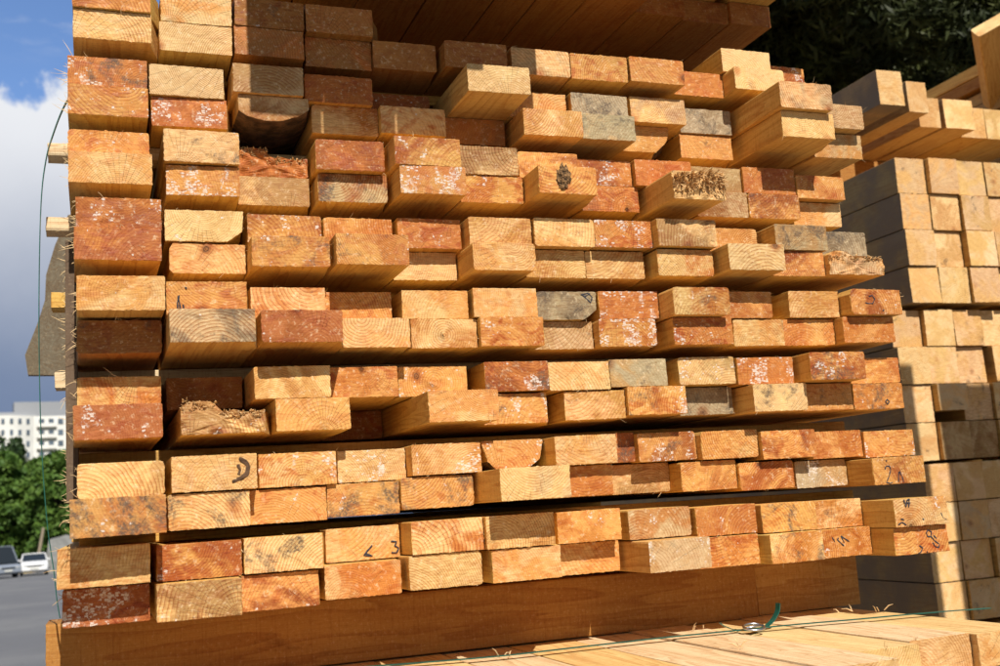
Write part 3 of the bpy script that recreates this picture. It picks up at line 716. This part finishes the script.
# planks of a farther pack, running back into the picture
for r in range(12):
    z=1.455-r*.052
    for c in range(3):
        rr=random.Random(800+r*3+c)
        o=wood_box('plank',(3.0+c*.2+rr.uniform(-.012,.012),2.5+rr.uniform(-.1,.1),EYE+z-.04),(3.195+c*.2,6.2,EYE+z),rr.choice('gtob'),rr,step=.01,grey=rr.choice([0,.2,.7]))
        tag(o,'long plank, %s from top, %s from left in the farthest right plank pack'%(ORD[r],ORD[c]),'plank','planks of the farthest right pack')
rr=random.Random(11)
o=wood_box('timber_bearer',(3.05,2.7,.02),(3.5,2.8,EYE+1.455-12*.052+.01),'b',rr,step=.03); tag(o,'tall upright block under the farthest right plank pack, near end','timber','supports of the farthest right pack')
o=wood_box('timber_bearer',(3.05,5.7,-.12),(3.5,5.8,EYE+1.455-12*.052+.01),'b',rr,step=.03); tag(o,'tall upright block under the farthest right plank pack, far end','timber','supports of the farthest right pack')
# plank leaning towards the viewer, top right
A=atY(979,37,2.60); Bp=atY(993,128,2.86); ax=(Bp-A).normalized(); xa=Vector((1,0,0)); xa=(xa-ax*xa.dot(ax)).normalized(); za=xa.cross(ax).normalized()
if za.y<0: pass
mt=Matrix((xa,ax,za)).transposed().to_4x4(); mt.translation=A
rr=random.Random(77); me=board_mesh(.14,.05,(Bp-A).length*max(1.,(A.z-EYE-1.145)/(A.z-Bp.z)),'',rr,.0006,name='plank',step=.005,round_=.004)
o=link('plank',me); o.matrix_world=mt; props(o,'w',.12,.045,rr); o['tone_s']=[.66,.40,.13]
tag(o,'thick plank leaning at the right picture edge, its sawn top in the sun','plank')

# grey sheet sticking out at the left behind the stack
pts=[(28,375),(25,355),(38,322),(45,300),(46,275),(55,245),(68,215),(110,205),(110,375)]
fr=[atY(x,y,2.6) for x,y in pts]; n=len(fr); vs=[tuple(p) for p in fr]+[(p.x,p.y+.022,p.z) for p in fr]
fs=[tuple(range(n))[::-1],tuple(range(n,2*n))]+[(i,(i+1)%n,n+(i+1)%n,n+i) for i in range(n)]
GREYW=simple('weathered_sheet',(.10,.088,.062),.9,var=.3,scale=9,bump=.3)
o=link('plywood_sheet',mesh('plywood_sheet',vs,fs,[SIDE])); props(o,'k',.1,.1,random.Random(3)); o['tone_s']=[.17,.145,.10]; o['figure']=14.; tag(o,'weathered grey sheet of wood jutting out left behind the front stack','sheet')

# ---------------------------------------------------------------- strapping
def ribbon(name,pts,w,mat,parent=None,wd=(0,1,0),th=.0008):
    P=[Vector(p) for p in pts]; Q=[]
    for i in range(len(P)-1):
        p0=P[max(i-1,0)];p1=P[i];p2=P[i+1];p3=P[min(i+2,len(P)-1)]
        for j in range(8):
            t=j/8; Q.append(.5*((2*p1)+(p2-p0)*t+(2*p0-5*p1+4*p2-p3)*t*t+(3*p1-p0-3*p2+p3)*t**3))
    Q.append(P[-1]); g=G(); vs=[];fs=[]
    for i,q in enumerate(Q):
        t=(Q[min(i+1,len(Q)-1)]-Q[max(i-1,0)]).normalized(); a=(Vector(wd)-t*Vector(wd).dot(t)).normalized(); nn=t.cross(a).normalized()
        for s,u in ((-1,-1),(1,-1),(1,1),(-1,1)): vs.append(q+a*s*w/2+nn*u*th/2)
    for i in range(len(Q)-1):
        for k in range(4): fs.append((i*4+k,i*4+(k+1)%4,i*4+4+(k+1)%4,i*4+4+k))
    fs+= [(0,1,2,3),tuple(len(vs)-4+k for k in (3,2,1,0))]
    g.add(vs,fs); return g.build(name,[mat],parent)
px=[(90,88),(70,99),(63,109),(54,132),(46,160),(41,205),(39,300),(40,400),(43,470),(48,530),(54,572),(57,600),(60,618)]
o=ribbon('packing_strap',[atY(x,y,1.345) for x,y in px],.009,STRAP); tag(o,'thin green packing strap bowing out from the left side of the front stack','strap')
so=bpy.data.objects.new('packing_strap',None); COL.objects.link(so); so.location=atZ(745,628,LT+.003)
tag(so,'green strap with steel buckle lying across the pale boards at the bottom','strap')
inv=-so.location
pp=[atZ(x,y,LT+.0045)+inv for x,y in [(345,668),(415,663),(500,656),(580,647),(660,638),(720,632),(790,625),(860,619),(925,613),(990,608)]]
ribbon('band',pp,.008,STRAP,so)
pz=[atZ(748,631,LT+.005)+inv]+[atY(x,y,atZ(748,631,LT).y)+inv for x,y in [(762,628),(771,622),(777,612),(778,603)]]
ribbon('tail',pz,.010,STRAP,so,(0,1,.0))
pz=[atZ(745,630,LT+.005)+inv]+[atY(x,y,atZ(745,630,LT).y)+inv for x,y in [(735,630),(724,626),(720,623)]]
ribbon('tail',pz,.005,STRAP,so)
g=G(); cen=atZ(754,627,LT+.009)+inv
g.tube([cen+Vector((math.cos(a)*.014,math.sin(a)*.011,math.sin(a)*.003)) for a in [i*2*math.pi/24 for i in range(25)]],.0016,8)
g.tube([cen+Vector((-.014,0,0)),cen+Vector((.014,0,.001))],.0014,8)
g.build('buckle',[STEEL],so,smooth=True)
# loose chips of wood on the lower pack
for i,(x,y) in enumerate([(502,657),(700,629),(845,612),(880,611),(736,648)]):
    g=G(); rr=random.Random(20+i); p=atZ(x,y,LT+.003)
    for _ in range(3):
        a=Vector((rr.uniform(-.012,.012),rr.uniform(-.004,.004),0)); d=Vector((rr.uniform(-.012,.012),rr.uniform(-.01,.01),rr.uniform(.002,.012)))
        g.tube([a,a+d*.5+Vector((0,0,.002)),a+d],[.0007,.0008,.0002],4)
    o=g.build('wood_sliver',[FIBRE],None,p); tag(o,['curled pale slivers at the bottom left of the strap','pale slivers beside the green strap left of the buckle','pale slivers near the right bearer end','pale slivers by the strap at far right','tiny slivers on orange board below the buckle'][i],'splinter')

# ---------------------------------------------------------------- unseen posts, added to cast shadows on the right packs
for i,(x0,x1,zt) in enumerate(((1.985,2.085,1.40),(2.15,2.50,1.35))):
    rr=random.Random(70+i); me=board_mesh(x1-x0,.1,EYE+zt,'',rr,.0006,name='shadow_post',step=.01)
    o=link('shadow_post',me,None,(x0,1.12,0),(math.pi/2,0,0)); o.location=(x0,1.12,EYE+zt); o.rotation_euler=(-math.pi/2,0,0); props(o,'g',x1-x0,.1,rr)
    tag(o,'unseen upright post added to shade the right packs, %s one'%('narrower' if i==0 else 'wider'),'post','unseen posts added to cast shadows')

# ---------------------------------------------------------------- ground, road
SL=-.0121
def road_mat():
    b=NB('asphalt'); tc=b.n('ShaderNodeTexCoord').outputs['Object']
    n=b.noise(tc,.25,5,.6); f=b.noise(tc,40,4,.7); m=b.noise(tc,2.2,5,.6)
    c=b.mix(b.ramp(n,.35,.65),(.155,.155,.16),(.20,.198,.195)); c=b.mix(b.ramp(f,.35,.7,0,.5),c,(.12,.12,.125)); c=b.mix(b.ramp(m,.52,.7,0,.5),c,(.13,.13,.13))
    w=b.math('ABSOLUTE',b.math('SUBTRACT',b.noise(tc,.35,3,.5,.3),.5)); c=b.mix(b.ramp(w,.003,.001,0,.4),c,(.06,.06,.06))
    b.bump(f,.4,.01); return b.fin(c,.9,.2)
ROAD=road_mat()
def gz(y): return SL*y
def sheet(name,x0,x1,y0,y1,dz,mat):
    vs=[(x0,y0,gz(y0)+dz),(x1,y0,gz(y0)+dz),(x1,y1,gz(y1)+dz),(x0,y1,gz(y1)+dz)]
    return link(name,mesh(name,vs,[(0,1,2,3)],[mat]))
GR=simple('ground_soil',(.10,.095,.06),.95,var=.35,scale=.4,bump=.3)
tag(sheet('ground',-600,600,-60,1500,-.006,GR),kind='structure')
tag(sheet('road',-30,26,-20,125,0,ROAD),kind='structure')
KB=simple('kerb_stone',(.42,.40,.36),.9,var=.2,scale=3); YL=simple('kerb_yellow',(.62,.42,.06),.8,var=.2,scale=3)
def gp(x,y,dz=0.):   # point of the sloping ground seen at a pixel
    d=ray(x,y); t=(-EYE)/(d.z-SL*d.y); return Vector((d.x*t,d.y*t,EYE+d.z*t+dz))
g=G()
g.box((-4,0,0),(1.5,.35,.16),0,bev=.02); o=g.build('kerb',[YL],None,(ray(18,571).x*94/ray(18,571).y,94,gz(94)-.02)); tag(o,kind='structure')

# ---------------------------------------------------------------- vehicles in the lot
PAINTW=simple('white_paint',(.80,.80,.80),.3,var=.03,spec=.5); GLASS=simple('car_glass',(.02,.025,.03),.08,var=.1,spec=.7); RUB=simple('rubber',(.02,.02,.02),.8); REDL=simple('tail_red',(.35,.02,.02),.3); CHROME=simple('headlamp',(.7,.72,.75),.15,metal=.6); PLATE=simple('plate',(.6,.6,.55),.5)
GREYP=simple('grey_paint',(.22,.25,.30),.4,var=.08,spec=.5); BLUEP=simple('blue_paint',(.03,.08,.2),.35,var=.1,spec=.5)
def loft(sections,name,mat,parent):
    """sections: (y, [(x,z)...]) closed loops of equal count"""
    g=G(); n=len(sections[0][1]); vs=[];fs=[]
    for y,loop in sections: vs+=[(x,y,z) for x,z in loop]
    for i in range(len(sections)-1):
        for k in range(n): fs.append((i*n+k,i*n+(k+1)%n,(i+1)*n+(k+1)%n,(i+1)*n+k))
    fs+=[tuple(range(n))[::-1],tuple(range((len(sections)-1)*n,len(sections)*n))]
    g.add(vs,fs); o=g.build(name,[mat],parent,smooth=False)
    md=o.modifiers.new('bevel','BEVEL'); md.width=.04; md.segments=2; md.limit_method='ANGLE'; md.angle_limit=.5
    return o
def car(loc,rz,paint,label,h=1.5,w=1.76,L=4.3,van=False,cat='car'):
    e=bpy.data.objects.new('parked_car' if not van else 'parked_van',None); COL.objects.link(e); e.location=loc; e.rotation_euler=(math.atan(SL),0,rz); tag(e,label,cat)
    W=w/2
    def loop(wb,zb,zt): return [(-wb,zb),(wb,zb),(wb*1.02,zb+(zt-zb)*.5),(wb*.95,zt),(-wb*.95,zt),(-wb*1.02,zb+(zt-zb)*.5)]
    loft([(-L/2,loop(W*.88,.35,.70)),(-L/2+.25,loop(W,.25,.86)),(-L/2+1.1,loop(W,.22,.98)),(L/2-.9,loop(W,.22,1.02)),(L/2-.15,loop(W,.25,.98)),(L/2,loop(W*.9,.35,.85))],'body',paint,e)
    def cl(wt,z0,z1): return [(-W*.93,z0),(W*.93,z0),(wt,z1),(-wt,z1)]
    y0,y1=(-L/2+.5,L/2-.05) if van else (-L/2+1.05,L/2-.35)
    cb=loft([(y0,cl(W*.9,.96,.99)),(y0+.65,cl(W*.78,.97,h-.06)),(y1-.55,cl(W*.78,.99,h-.06)),(y1,cl(W*.86,.97,1.02))],'cabin',GLASS,e)
    g=G(); g.box((-W*.79,y0+.6,h-.075),(W*.79,y1-.5,h),bev=.03)
    for s in(-1,1):
        g.tube([(s*W*.92,y0+.02,.99),(s*W*.80,y0+.62,h-.05)],.035,6); g.tube([(s*W*.92,y1-.02,1.0),(s*W*.80,y1-.52,h-.05)],.045,6); g.tube([(s*W*.93,0.1,.99),(s*W*.80,.1,h-.05)],.04,6)
    g.build('roof',[paint],e)
    for sx in(-1,1):
        for sy in(-1,1):
            g=G(); g.tube([(sx*W*.80,sy*L*.31,.32),(sx*W*1.01,sy*L*.31,.32)],.32,20); wq=g.build('wheel',[RUB],e)
            g=G(); g.tube([(sx*W*1.0,sy*L*.31,.32),(sx*W*1.02,sy*L*.31,.32)],.19,16); g.build('rim',[CHROME],wq)
        g=G(); g.box((sx*W*.62-.16,-L/2-.01,.60),(sx*W*.62+.16,-L/2+.16,.74),bev=.03); g.build('headlight',[CHROME],e)
        g=G(); g.box((sx*W*.74-.12,L/2-.12,.68),(sx*W*.74+.12,L/2+.02,.86),bev=.02); g.build('tail_light',[REDL],e)
        g=G(); g.box((sx*(W+.06)-.07,y0+.45,.98),(sx*(W+.06)+.07,y0+.6,1.12),bev=.03); g.build('side_mirror',[paint],e)
    g=G(); g.box((-.26,-L/2-.03,.42),(.26,-L/2-.005,.53)); g.build('number_plate',[PLATE],e)
    g=G(); g.box((-.45,-L/2-.012,.58),(.45,-L/2+.05,.70),bev=.01); g.build('grille',[RUB],e)
    return e
car(gp(34,575),.06,PAINTW,'white car parked in the lot below the trees, seen head-on')
car(gp(-8,579),.5,GREYP,'blue grey van at the left edge of the picture on the lot',h=2.1,w=1.9,L=4.8,van=True,cat='van')
# a tarpaulin covered load beside the car
bm=bmesh.new(); bmesh.ops.create_cube(bm,size=1); bmesh.ops.subdivide_edges(bm,edges=bm.edges[:],cuts=7,use_grid_fill=True)
from mathutils import noise as mn
for v in bm.verts:
    q=v.co.copy(); t=q.z+.5
    v.co=Vector((q.x*2.6*(1-.18*t*t),q.y*4.4*(1-.10*t*t),t*2.75-.25*abs(q.x)*2*t))+Vector((mn.noise(q*4),mn.noise(q*4+Vector((5,0,0))),mn.noise(q*3)))*.10
me=bpy.data.meshes.new('covered_load'); bm.to_mesh(me); bm.free(); me.materials.append(simple('tarpaulin',(.20,.20,.19),.7,var=.15,scale=2)); 
p=gp(58,573); o=link('covered_load',me,None,(p.x+.5,p.y+2,p.z-.15)); tag(o,'grey tarpaulin covered load standing right of the white car','covered load')
g=G(); d_=ray(33,560); p=Vector((d_.x*93/d_.y,93,gz(93))); g.tube([(0,0,-.3),(.35,0,1.0),(.75,0,3.4)],[.16,.13,.10],8); o=g.build('leaning_pole',[simple('pole_wood',(.30,.24,.17),.9)],None,p); tag(o,'brown pole leaning in front of the trees behind the white car','pole')

# ---------------------------------------------------------------- apartment tower
WALLW=simple('tower_wall',(.72,.71,.67),.85,var=.05,scale=.4); TG=simple('tower_glass',(.10,.13,.17),.2,var=.3,scale=.5,spec=.6); TR=simple('tower_roof',(.28,.29,.31),.8)
p=gp(22,556); D=330.; d=ray(30,470); base=Vector((d.x*D/d.y,D,gz(D)))
d1=ray(30,416); top=EYE+d1.z*D/d1.y
root=bpy.data.objects.new('apartment_tower',None); COL.objects.link(root); root.location=base; root.rotation_euler=(0,0,.12)
tag(root,'tall white apartment tower with rounded front and rows of windows above the trees','apartment building')
Ht=top-base.z; g=G()
n=14; prof=[(-26,0)]+[(-13+ (i/(n-1))*14, -3.2*math.sin(math.pi*i/(n-1))) for i in range(n)]+[(1.6,0),(1.6,1.2),(14,1.2),(14,12),(-26,12)]
m_=len(prof); vs=[(x,y,-3) for x,y in prof]+[(x,y,Ht) for x,y in prof]
g.add(vs,[tuple(range(m_))[::-1],tuple(range(m_,2*m_))]+[(i,(i+1)%m_,m_+(i+1)%m_,m_+i) for i in range(m_)]); g.build('wall',[WALLW],root)
g=G(); g.box((-12,1.5,Ht),(13.3,9,Ht+1.3)); g.box((-4.,2,Ht+1.3),(10,8,Ht+4.2)); g.build('roof',[TR],root)
fl=int(Ht/3.1)
for f in range(fl):
    z=Ht-2.4-f*3.1
    if z<8: break
    for i in range(1,n-2,2):
        x0,y0=prof[1+i];x1,y1=prof[2+i]
        g=G(); nrm=Vector((y1-y0,-(x1-x0),0)).normalized()*.12
        a=Vector((x0,y0,z));b_=Vector((x1,y1,z)); a,b_=a+(b_-a)*.12,b_-(b_-a)*.12
        P=[a+nrm,b_+nrm,b_+nrm+Vector((0,0,1.5)),a+nrm+Vector((0,0,1.5))]; Q=[q-nrm*2 for q in P]
        g.add(P+Q,[(0,1,2,3),(4,7,6,5),(0,4,5,1),(1,5,6,2),(2,6,7,3),(3,7,4,0)]); g.build('window',[TG],root)
    for x in (-17,-20.5,2.4,4.9,7.4,9.9,12.2):
        g=G(); g.box((x,1.1 if x>0 else -.1,z),(x+1.4,1.3 if x>0 else .1,z+1.6)); g.build('window',[TG],root)
    g=G(); g.box((1.8,.2,z-.7),(7.0,1.19,z-.55)); g.box((1.8,.2,z-.55),(7.0,.3,z+.3)); g.build('balcony',[WALLW],root)

# ---------------------------------------------------------------- trees
def leaf_mat(name,c1,c2):
    b=NB(name); tc=b.n('ShaderNodeTexCoord').outputs['Object']; gi=b.n('ShaderNodeNewGeometry')
    n=b.noise(tc,1.1,3); n2=b.noise(tc,9,2)
    c=b.mix(b.ramp(n,.35,.65),c1,c2); c=b.mix(b.ramp(n2,.3,.7,0,.5),c,tuple(q*.5 for q in c1))
    b.b.inputs['Subsurface Weight'].default_value=0
    return b.fin(c,.6,.25)
LF=[leaf_mat('leaf_mid',(.06,.13,.02),(.12,.20,.03)),leaf_mat('leaf_dark',(.03,.06,.018),(.05,.09,.025)),leaf_mat('leaf_deep',(.022,.03,.008),(.10,.11,.028))]
TRK=simple('trunk_bark',(.09,.065,.045),.95,var=.3,scale=6,bump=.6)
def leaves(cents,size,per,seed,spread,needle=1.6,normal_up=.3):
    rg=np.random.default_rng(seed); N=len(cents)*per
    c=np.repeat(np.array(cents,float),per,0); 
    off=rg.normal(size=(N,3)); off/=np.linalg.norm(off,axis=1)[:,None]; off*=rg.random((N,1))**.45*spread
    off[:,2]*=.7; c=c+off
    a=rg.normal(size=(N,3)); a/=np.linalg.norm(a,axis=1)[:,None]; b=rg.normal(size=(N,3)); b[:,2]*=1-normal_up
    b-= (a*b).sum(1)[:,None]*a; b/=np.linalg.norm(b,axis=1)[:,None]
    s=size*(.5+rg.random((N,1))); A=a*s*needle*.5; B=b*s*.5
    V=np.stack([c-A,c+B*.7,c+A,c-B*.7],1).reshape(-1,3)
    return V
def leaf_mesh(V,mat):
    n=len(V)//4; me=bpy.data.meshes.new('crown'); me.vertices.add(len(V)); me.vertices.foreach_set('co',V.ravel())
    me.loops.add(4*n); me.loops.foreach_set('vertex_index',np.arange(4*n)); me.polygons.add(n); me.polygons.foreach_set('loop_start',np.arange(0,4*n,4)); me.polygons.foreach_set('loop_total',np.full(n,4))
    me.materials.append(mat); me.update(calc_edges=True); return me
def tree(loc,h,r,label,seed,mat,leaf=.16,clumps=150,per=60,conical=False,group=None,trunk_h=.25,name='tree'):
    rr=random.Random(seed); e=bpy.data.objects.new(name,None); COL.objects.link(e); e.location=loc; tag(e,label,'tree',group)
    g=G(); tp=Vector((rr.uniform(-.3,.3),rr.uniform(-.3,.3),h*.85)); g.tube([(0,0,-.2),tp*.3,tp*.6,tp],[h*.03,h*.024,h*.014,h*.004],8)
    C=[]
    for i in range(clumps):
        t=rr.random(); z=trunk_h*h+(1-trunk_h)*h*t
        rad=r*((1-t)**.8 if conical else math.sin(math.pi*min(1,(.12+.88*t)))**.6)*(1 if conical else 1)
        a=rr.uniform(0,6.283); q=rad*rr.random()**.4
        C.append((math.cos(a)*q*rr.uniform(.75,1.1),math.sin(a)*q*rr.uniform(.75,1.1),z))
        if i%6==0: g.tube([tp*(z/h*.8),Vector((C[-1][0]*.5,C[-1][1]*.5,z*.93)),C[-1]],[h*.009,h*.006,h*.002],5)
    g.build('trunk',[TRK],e)
    link('crown',leaf_mesh(leaves(C,leaf,per,seed,r*.24),mat),e)
    return e
for i,(x,yb,D,h,r,con,mi) in enumerate([(-22,0,66,9.6,3.4,0,1),(16,0,72,9.2,2.0,1,1),(2,0,62,7.2,2.6,0,0),(40,0,70,7.4,3.0,0,0),(62,0,60,6.8,2.8,0,0),(88,0,66,8.2,3.0,0,1),(24,0,84,8.0,3.2,0,1),(75,0,86,9.6,3.4,0,1),(-5,0,90,9.5,3.6,0,1)]):
    D*=1.68; h*=1.40; r*=1.3; d=ray(x,550); p=Vector((d.x*D/d.y,D,gz(D)))
    words=['tall dark rounded tree beyond the left edge of the lot','pointed dark conifer rising before the white tower','low bright green tree left behind the white car','bushy bright green tree above the white car','bright green tree close behind the stack edge','dark green tree mostly hidden behind the stack','dark rounded tree farther back between conifer and lot','tall dark tree far back behind the stack edge','tall dark tree far back at the left edge'][i]
    tree(p,h,r,words,40+i,LF[mi],leaf=.27,clumps=170,per=120,conical=bool(con),group='trees behind the parking lot',trunk_h=.08)
# dark conifers behind the right packs
def conifer(x,D,h,label,seed,nb,ztop_extra=0,leaf=.032,per=330):
    rr=random.Random(seed); d=ray(x,100); loc=Vector((d.x*D/d.y,D,gz(D))); e=bpy.data.objects.new('conifer_tree',None); COL.objects.link(e); e.location=loc; tag(e,label,'tree','dark conifers behind the right packs')
    g=G(); g.tube([(0,0,-.3),(.05,0,h*.4),(0,.1,h)],[.20,.15,.03],10); C=[]; tw=G()
    for i in range(nb):
        z=h*(.12+.86*i/nb); a=rr.uniform(0,6.283) ; L=(2.9*(1-z/h)**.6+.6)*rr.uniform(.75,1.1)
        d0=Vector((math.cos(a),math.sin(a),0)); pts=[]
        for t in (0,.25,.5,.75,1): pts.append(Vector((0,0,z))+d0*L*t+Vector((0,0,L*(.18*t-.42*t*t)))+Vector((rr.uniform(-.05,.05),rr.uniform(-.05,.05),0)))
        g.tube(pts,[.035,.026,.018,.011,.004],5)
        for t in np.linspace(.15,1,int(9*L/2)+3):
            k=min(3,int(t*4)); q=pts[k]+(pts[k+1]-pts[k])*(t*4-k)
            side=Vector((-d0.y,d0.x,0))
            for s in (-1,1):
                qq=q+side*s*rr.uniform(.1,.35)*(1.1-t*.6)+Vector((0,0,-rr.uniform(.0,.18))); C.append(tuple(qq))
                if rr.random()<.35: tw.tube([q,qq+Vector((0,0,-.02)),qq+side*s*.12+Vector((0,0,-.1))],[.006,.004,.002],4)
    g.build('trunk',[TRK],e); tw.build('twigs',[simple('twig',(.24,.20,.15),.9)],e)
    link('crown',leaf_mesh(leaves(C,leaf,per,seed,.20,needle=3.2),LF[2]),e)
conifer(800,7.2,8.5,'dark conifer left of the others behind the top right timbers',1,62)
conifer(930,7.8,8.8,'dark conifer in the middle behind the top right timbers',2,62)
conifer(1060,7.0,8.2,'dark conifer at the right picture edge behind the planks',3,58)
conifer(860,9.8,9.5,'dense dark conifer farther back between its neighbours',4,70,leaf=.05,per=260)
conifer(1010,10.2,9.5,'dense dark conifer farthest back at the right',5,70,leaf=.05,per=260)
conifer(720,9.0,9.0,'dark conifer mostly hidden behind the overhanging bundle',6,60,leaf=.05,per=240)
# a tall clipped hedge closes the view behind them
rr=random.Random(31); C=[]
d=ray(700,100); xa=d.x*12.5/d.y-1.5; d=ray(1100,100); xb=d.x*12.5/d.y+1
for _ in range(700): C.append((rr.uniform(xa,xb),12.5+rr.uniform(-.3,.5),rr.uniform(-.2,7.5)))
e=bpy.data.objects.new('hedge',None); COL.objects.link(e); tag(e,'tall very dark hedge closing the view behind the conifers','hedge')
link('foliage',leaf_mesh(leaves(C,.20,90,9,.55,needle=1.3),LF[2]),e)
g=G()
for i in range(16):
    xx=xa+(xb-xa)*(i+.5)/16; g.tube([(xx,12.6,-.4),(xx+.05,12.6,3.5),(xx,12.7,7)],[.07,.05,.02],6)
g.build('stems',[TRK],e)

# ---------------------------------------------------------------- world
w=bpy.data.worlds.new('World'); scene.world=w; w.use_nodes=True; nt=w.node_tree; nt.nodes.clear()
class WB(NB):
    def __init__(s,nt): s.nt=nt
b=WB(nt)
ELEV=math.radians(SUN_E); AZ=math.radians(SUN_A)   # AZ: to the right of straight behind the camera
sky=b.n('ShaderNodeTexSky',sky_type='NISHITA'); sky.sun_disc=False; sky.sun_elevation=ELEV; sky.sun_rotation=math.pi-AZ; sky.air_density=1.; sky.dust_density=.6; sky.ozone_density=2.5
tc=b.n('ShaderNodeTexCoord').outputs['Generated']
sx=b.n('ShaderNodeSeparateXYZ'); b.set(sx.inputs[0],tc); z=sx.outputs[2]
lay=b.vmath('DIVIDE',tc,None) if False else None
den=b.math('ADD',z,.18); cx=b.n('ShaderNodeCombineXYZ'); b.set(cx.inputs[0],b.math('DIVIDE',sx.outputs[0],den)); b.set(cx.inputs[1],b.math('DIVIDE',sx.outputs[1],den)); b.set(cx.inputs[2],b.math('MULTIPLY',z,2.))
n1=b.noise(b.vmath('ADD',tc,(.37,.1,.0)),9.5,10,.58,.1); n2=b.noise(b.vmath('ADD',tc,(3.1,0,0)),3.2,6,.55)
top=b.math('ADD',CL_TOP,b.math('MULTIPLY',b.math('SUBTRACT',n1,.5),.15))
cm=b.math('MULTIPLY',b.ramp(b.math('SUBTRACT',top,z),-.003,.010,0,1),b.ramp(sx.outputs[1],-.1,.25,0,1))
wis=b.math('MULTIPLY',b.ramp(b.noise(b.vmath('MULTIPLY',tc,(2.,2.,7.)),4,6,.6),.52,.72,0,.75),b.ramp(z,.38,.44,0,1))
shade=b.ramp(b.math('ADD',z,b.math('MULTIPLY',b.math('SUBTRACT',n2,.5),.16)),.10,.36,0,1)
cc=b.mix(shade,(3.3,4.4,6.9),(15.,15.3,16.))
skyc=b.mix(b.ramp(sx.outputs[1],-.2,.3,0,1),b.mix(1.,sky.outputs[0],(1.1,1.05,.95),'MULTIPLY'),b.mix(1.,sky.outputs[0],(2.2,2.45,2.9),'MULTIPLY'))
c=b.mix(cm,skyc,cc); c=b.mix(wis,c,(13.,13.6,15.))
bg=b.n('ShaderNodeBackground'); b.set(bg.inputs[0],c); bg.inputs[1].default_value=SKY_S
out=b.n('ShaderNodeOutputWorld'); nt.links.new(bg.outputs[0],out.inputs[0])
# ---------------------------------------------------------------- sun, camera
sl=bpy.data.lights.new('sun','SUN'); sl.energy=SUN_S; sl.angle=math.radians(.53); sl.color=(1.,.955,.88)
so_=link('sun',sl); sd=Vector((math.sin(AZ)*math.cos(ELEV),-math.cos(AZ)*math.cos(ELEV),math.sin(ELEV)))
so_.rotation_euler=sd.to_track_quat('Z','Y').to_euler()
cam=bpy.data.cameras.new('camera'); co=link('camera',cam); scene.camera=co
Rr=Vector(M[0]);Dn=Vector(M[1]);Fw=Vector(M[2])
co.matrix_world=Matrix(((Rr.x,-Dn.x,-Fw.x,0),(Rr.y,-Dn.y,-Fw.y,0),(Rr.z,-Dn.z,-Fw.z,EYE),(0,0,0,1)))
cam.sensor_fit='HORIZONTAL'; cam.sensor_width=36; cam.lens=F/1000*36; cam.clip_end=4000; cam.clip_start=.02
cam.dof.use_dof=True; cam.dof.focus_distance=1.42; cam.dof.aperture_fstop=10.
vs_=scene.view_settings; vs_.view_transform='Standard'; vs_.look='None'; vs_.exposure=EXPO; vs_.gamma=1
scene.render.engine='CYCLES'; scene.cycles.diffuse_bounces=5; scene.cycles.max_bounces=8
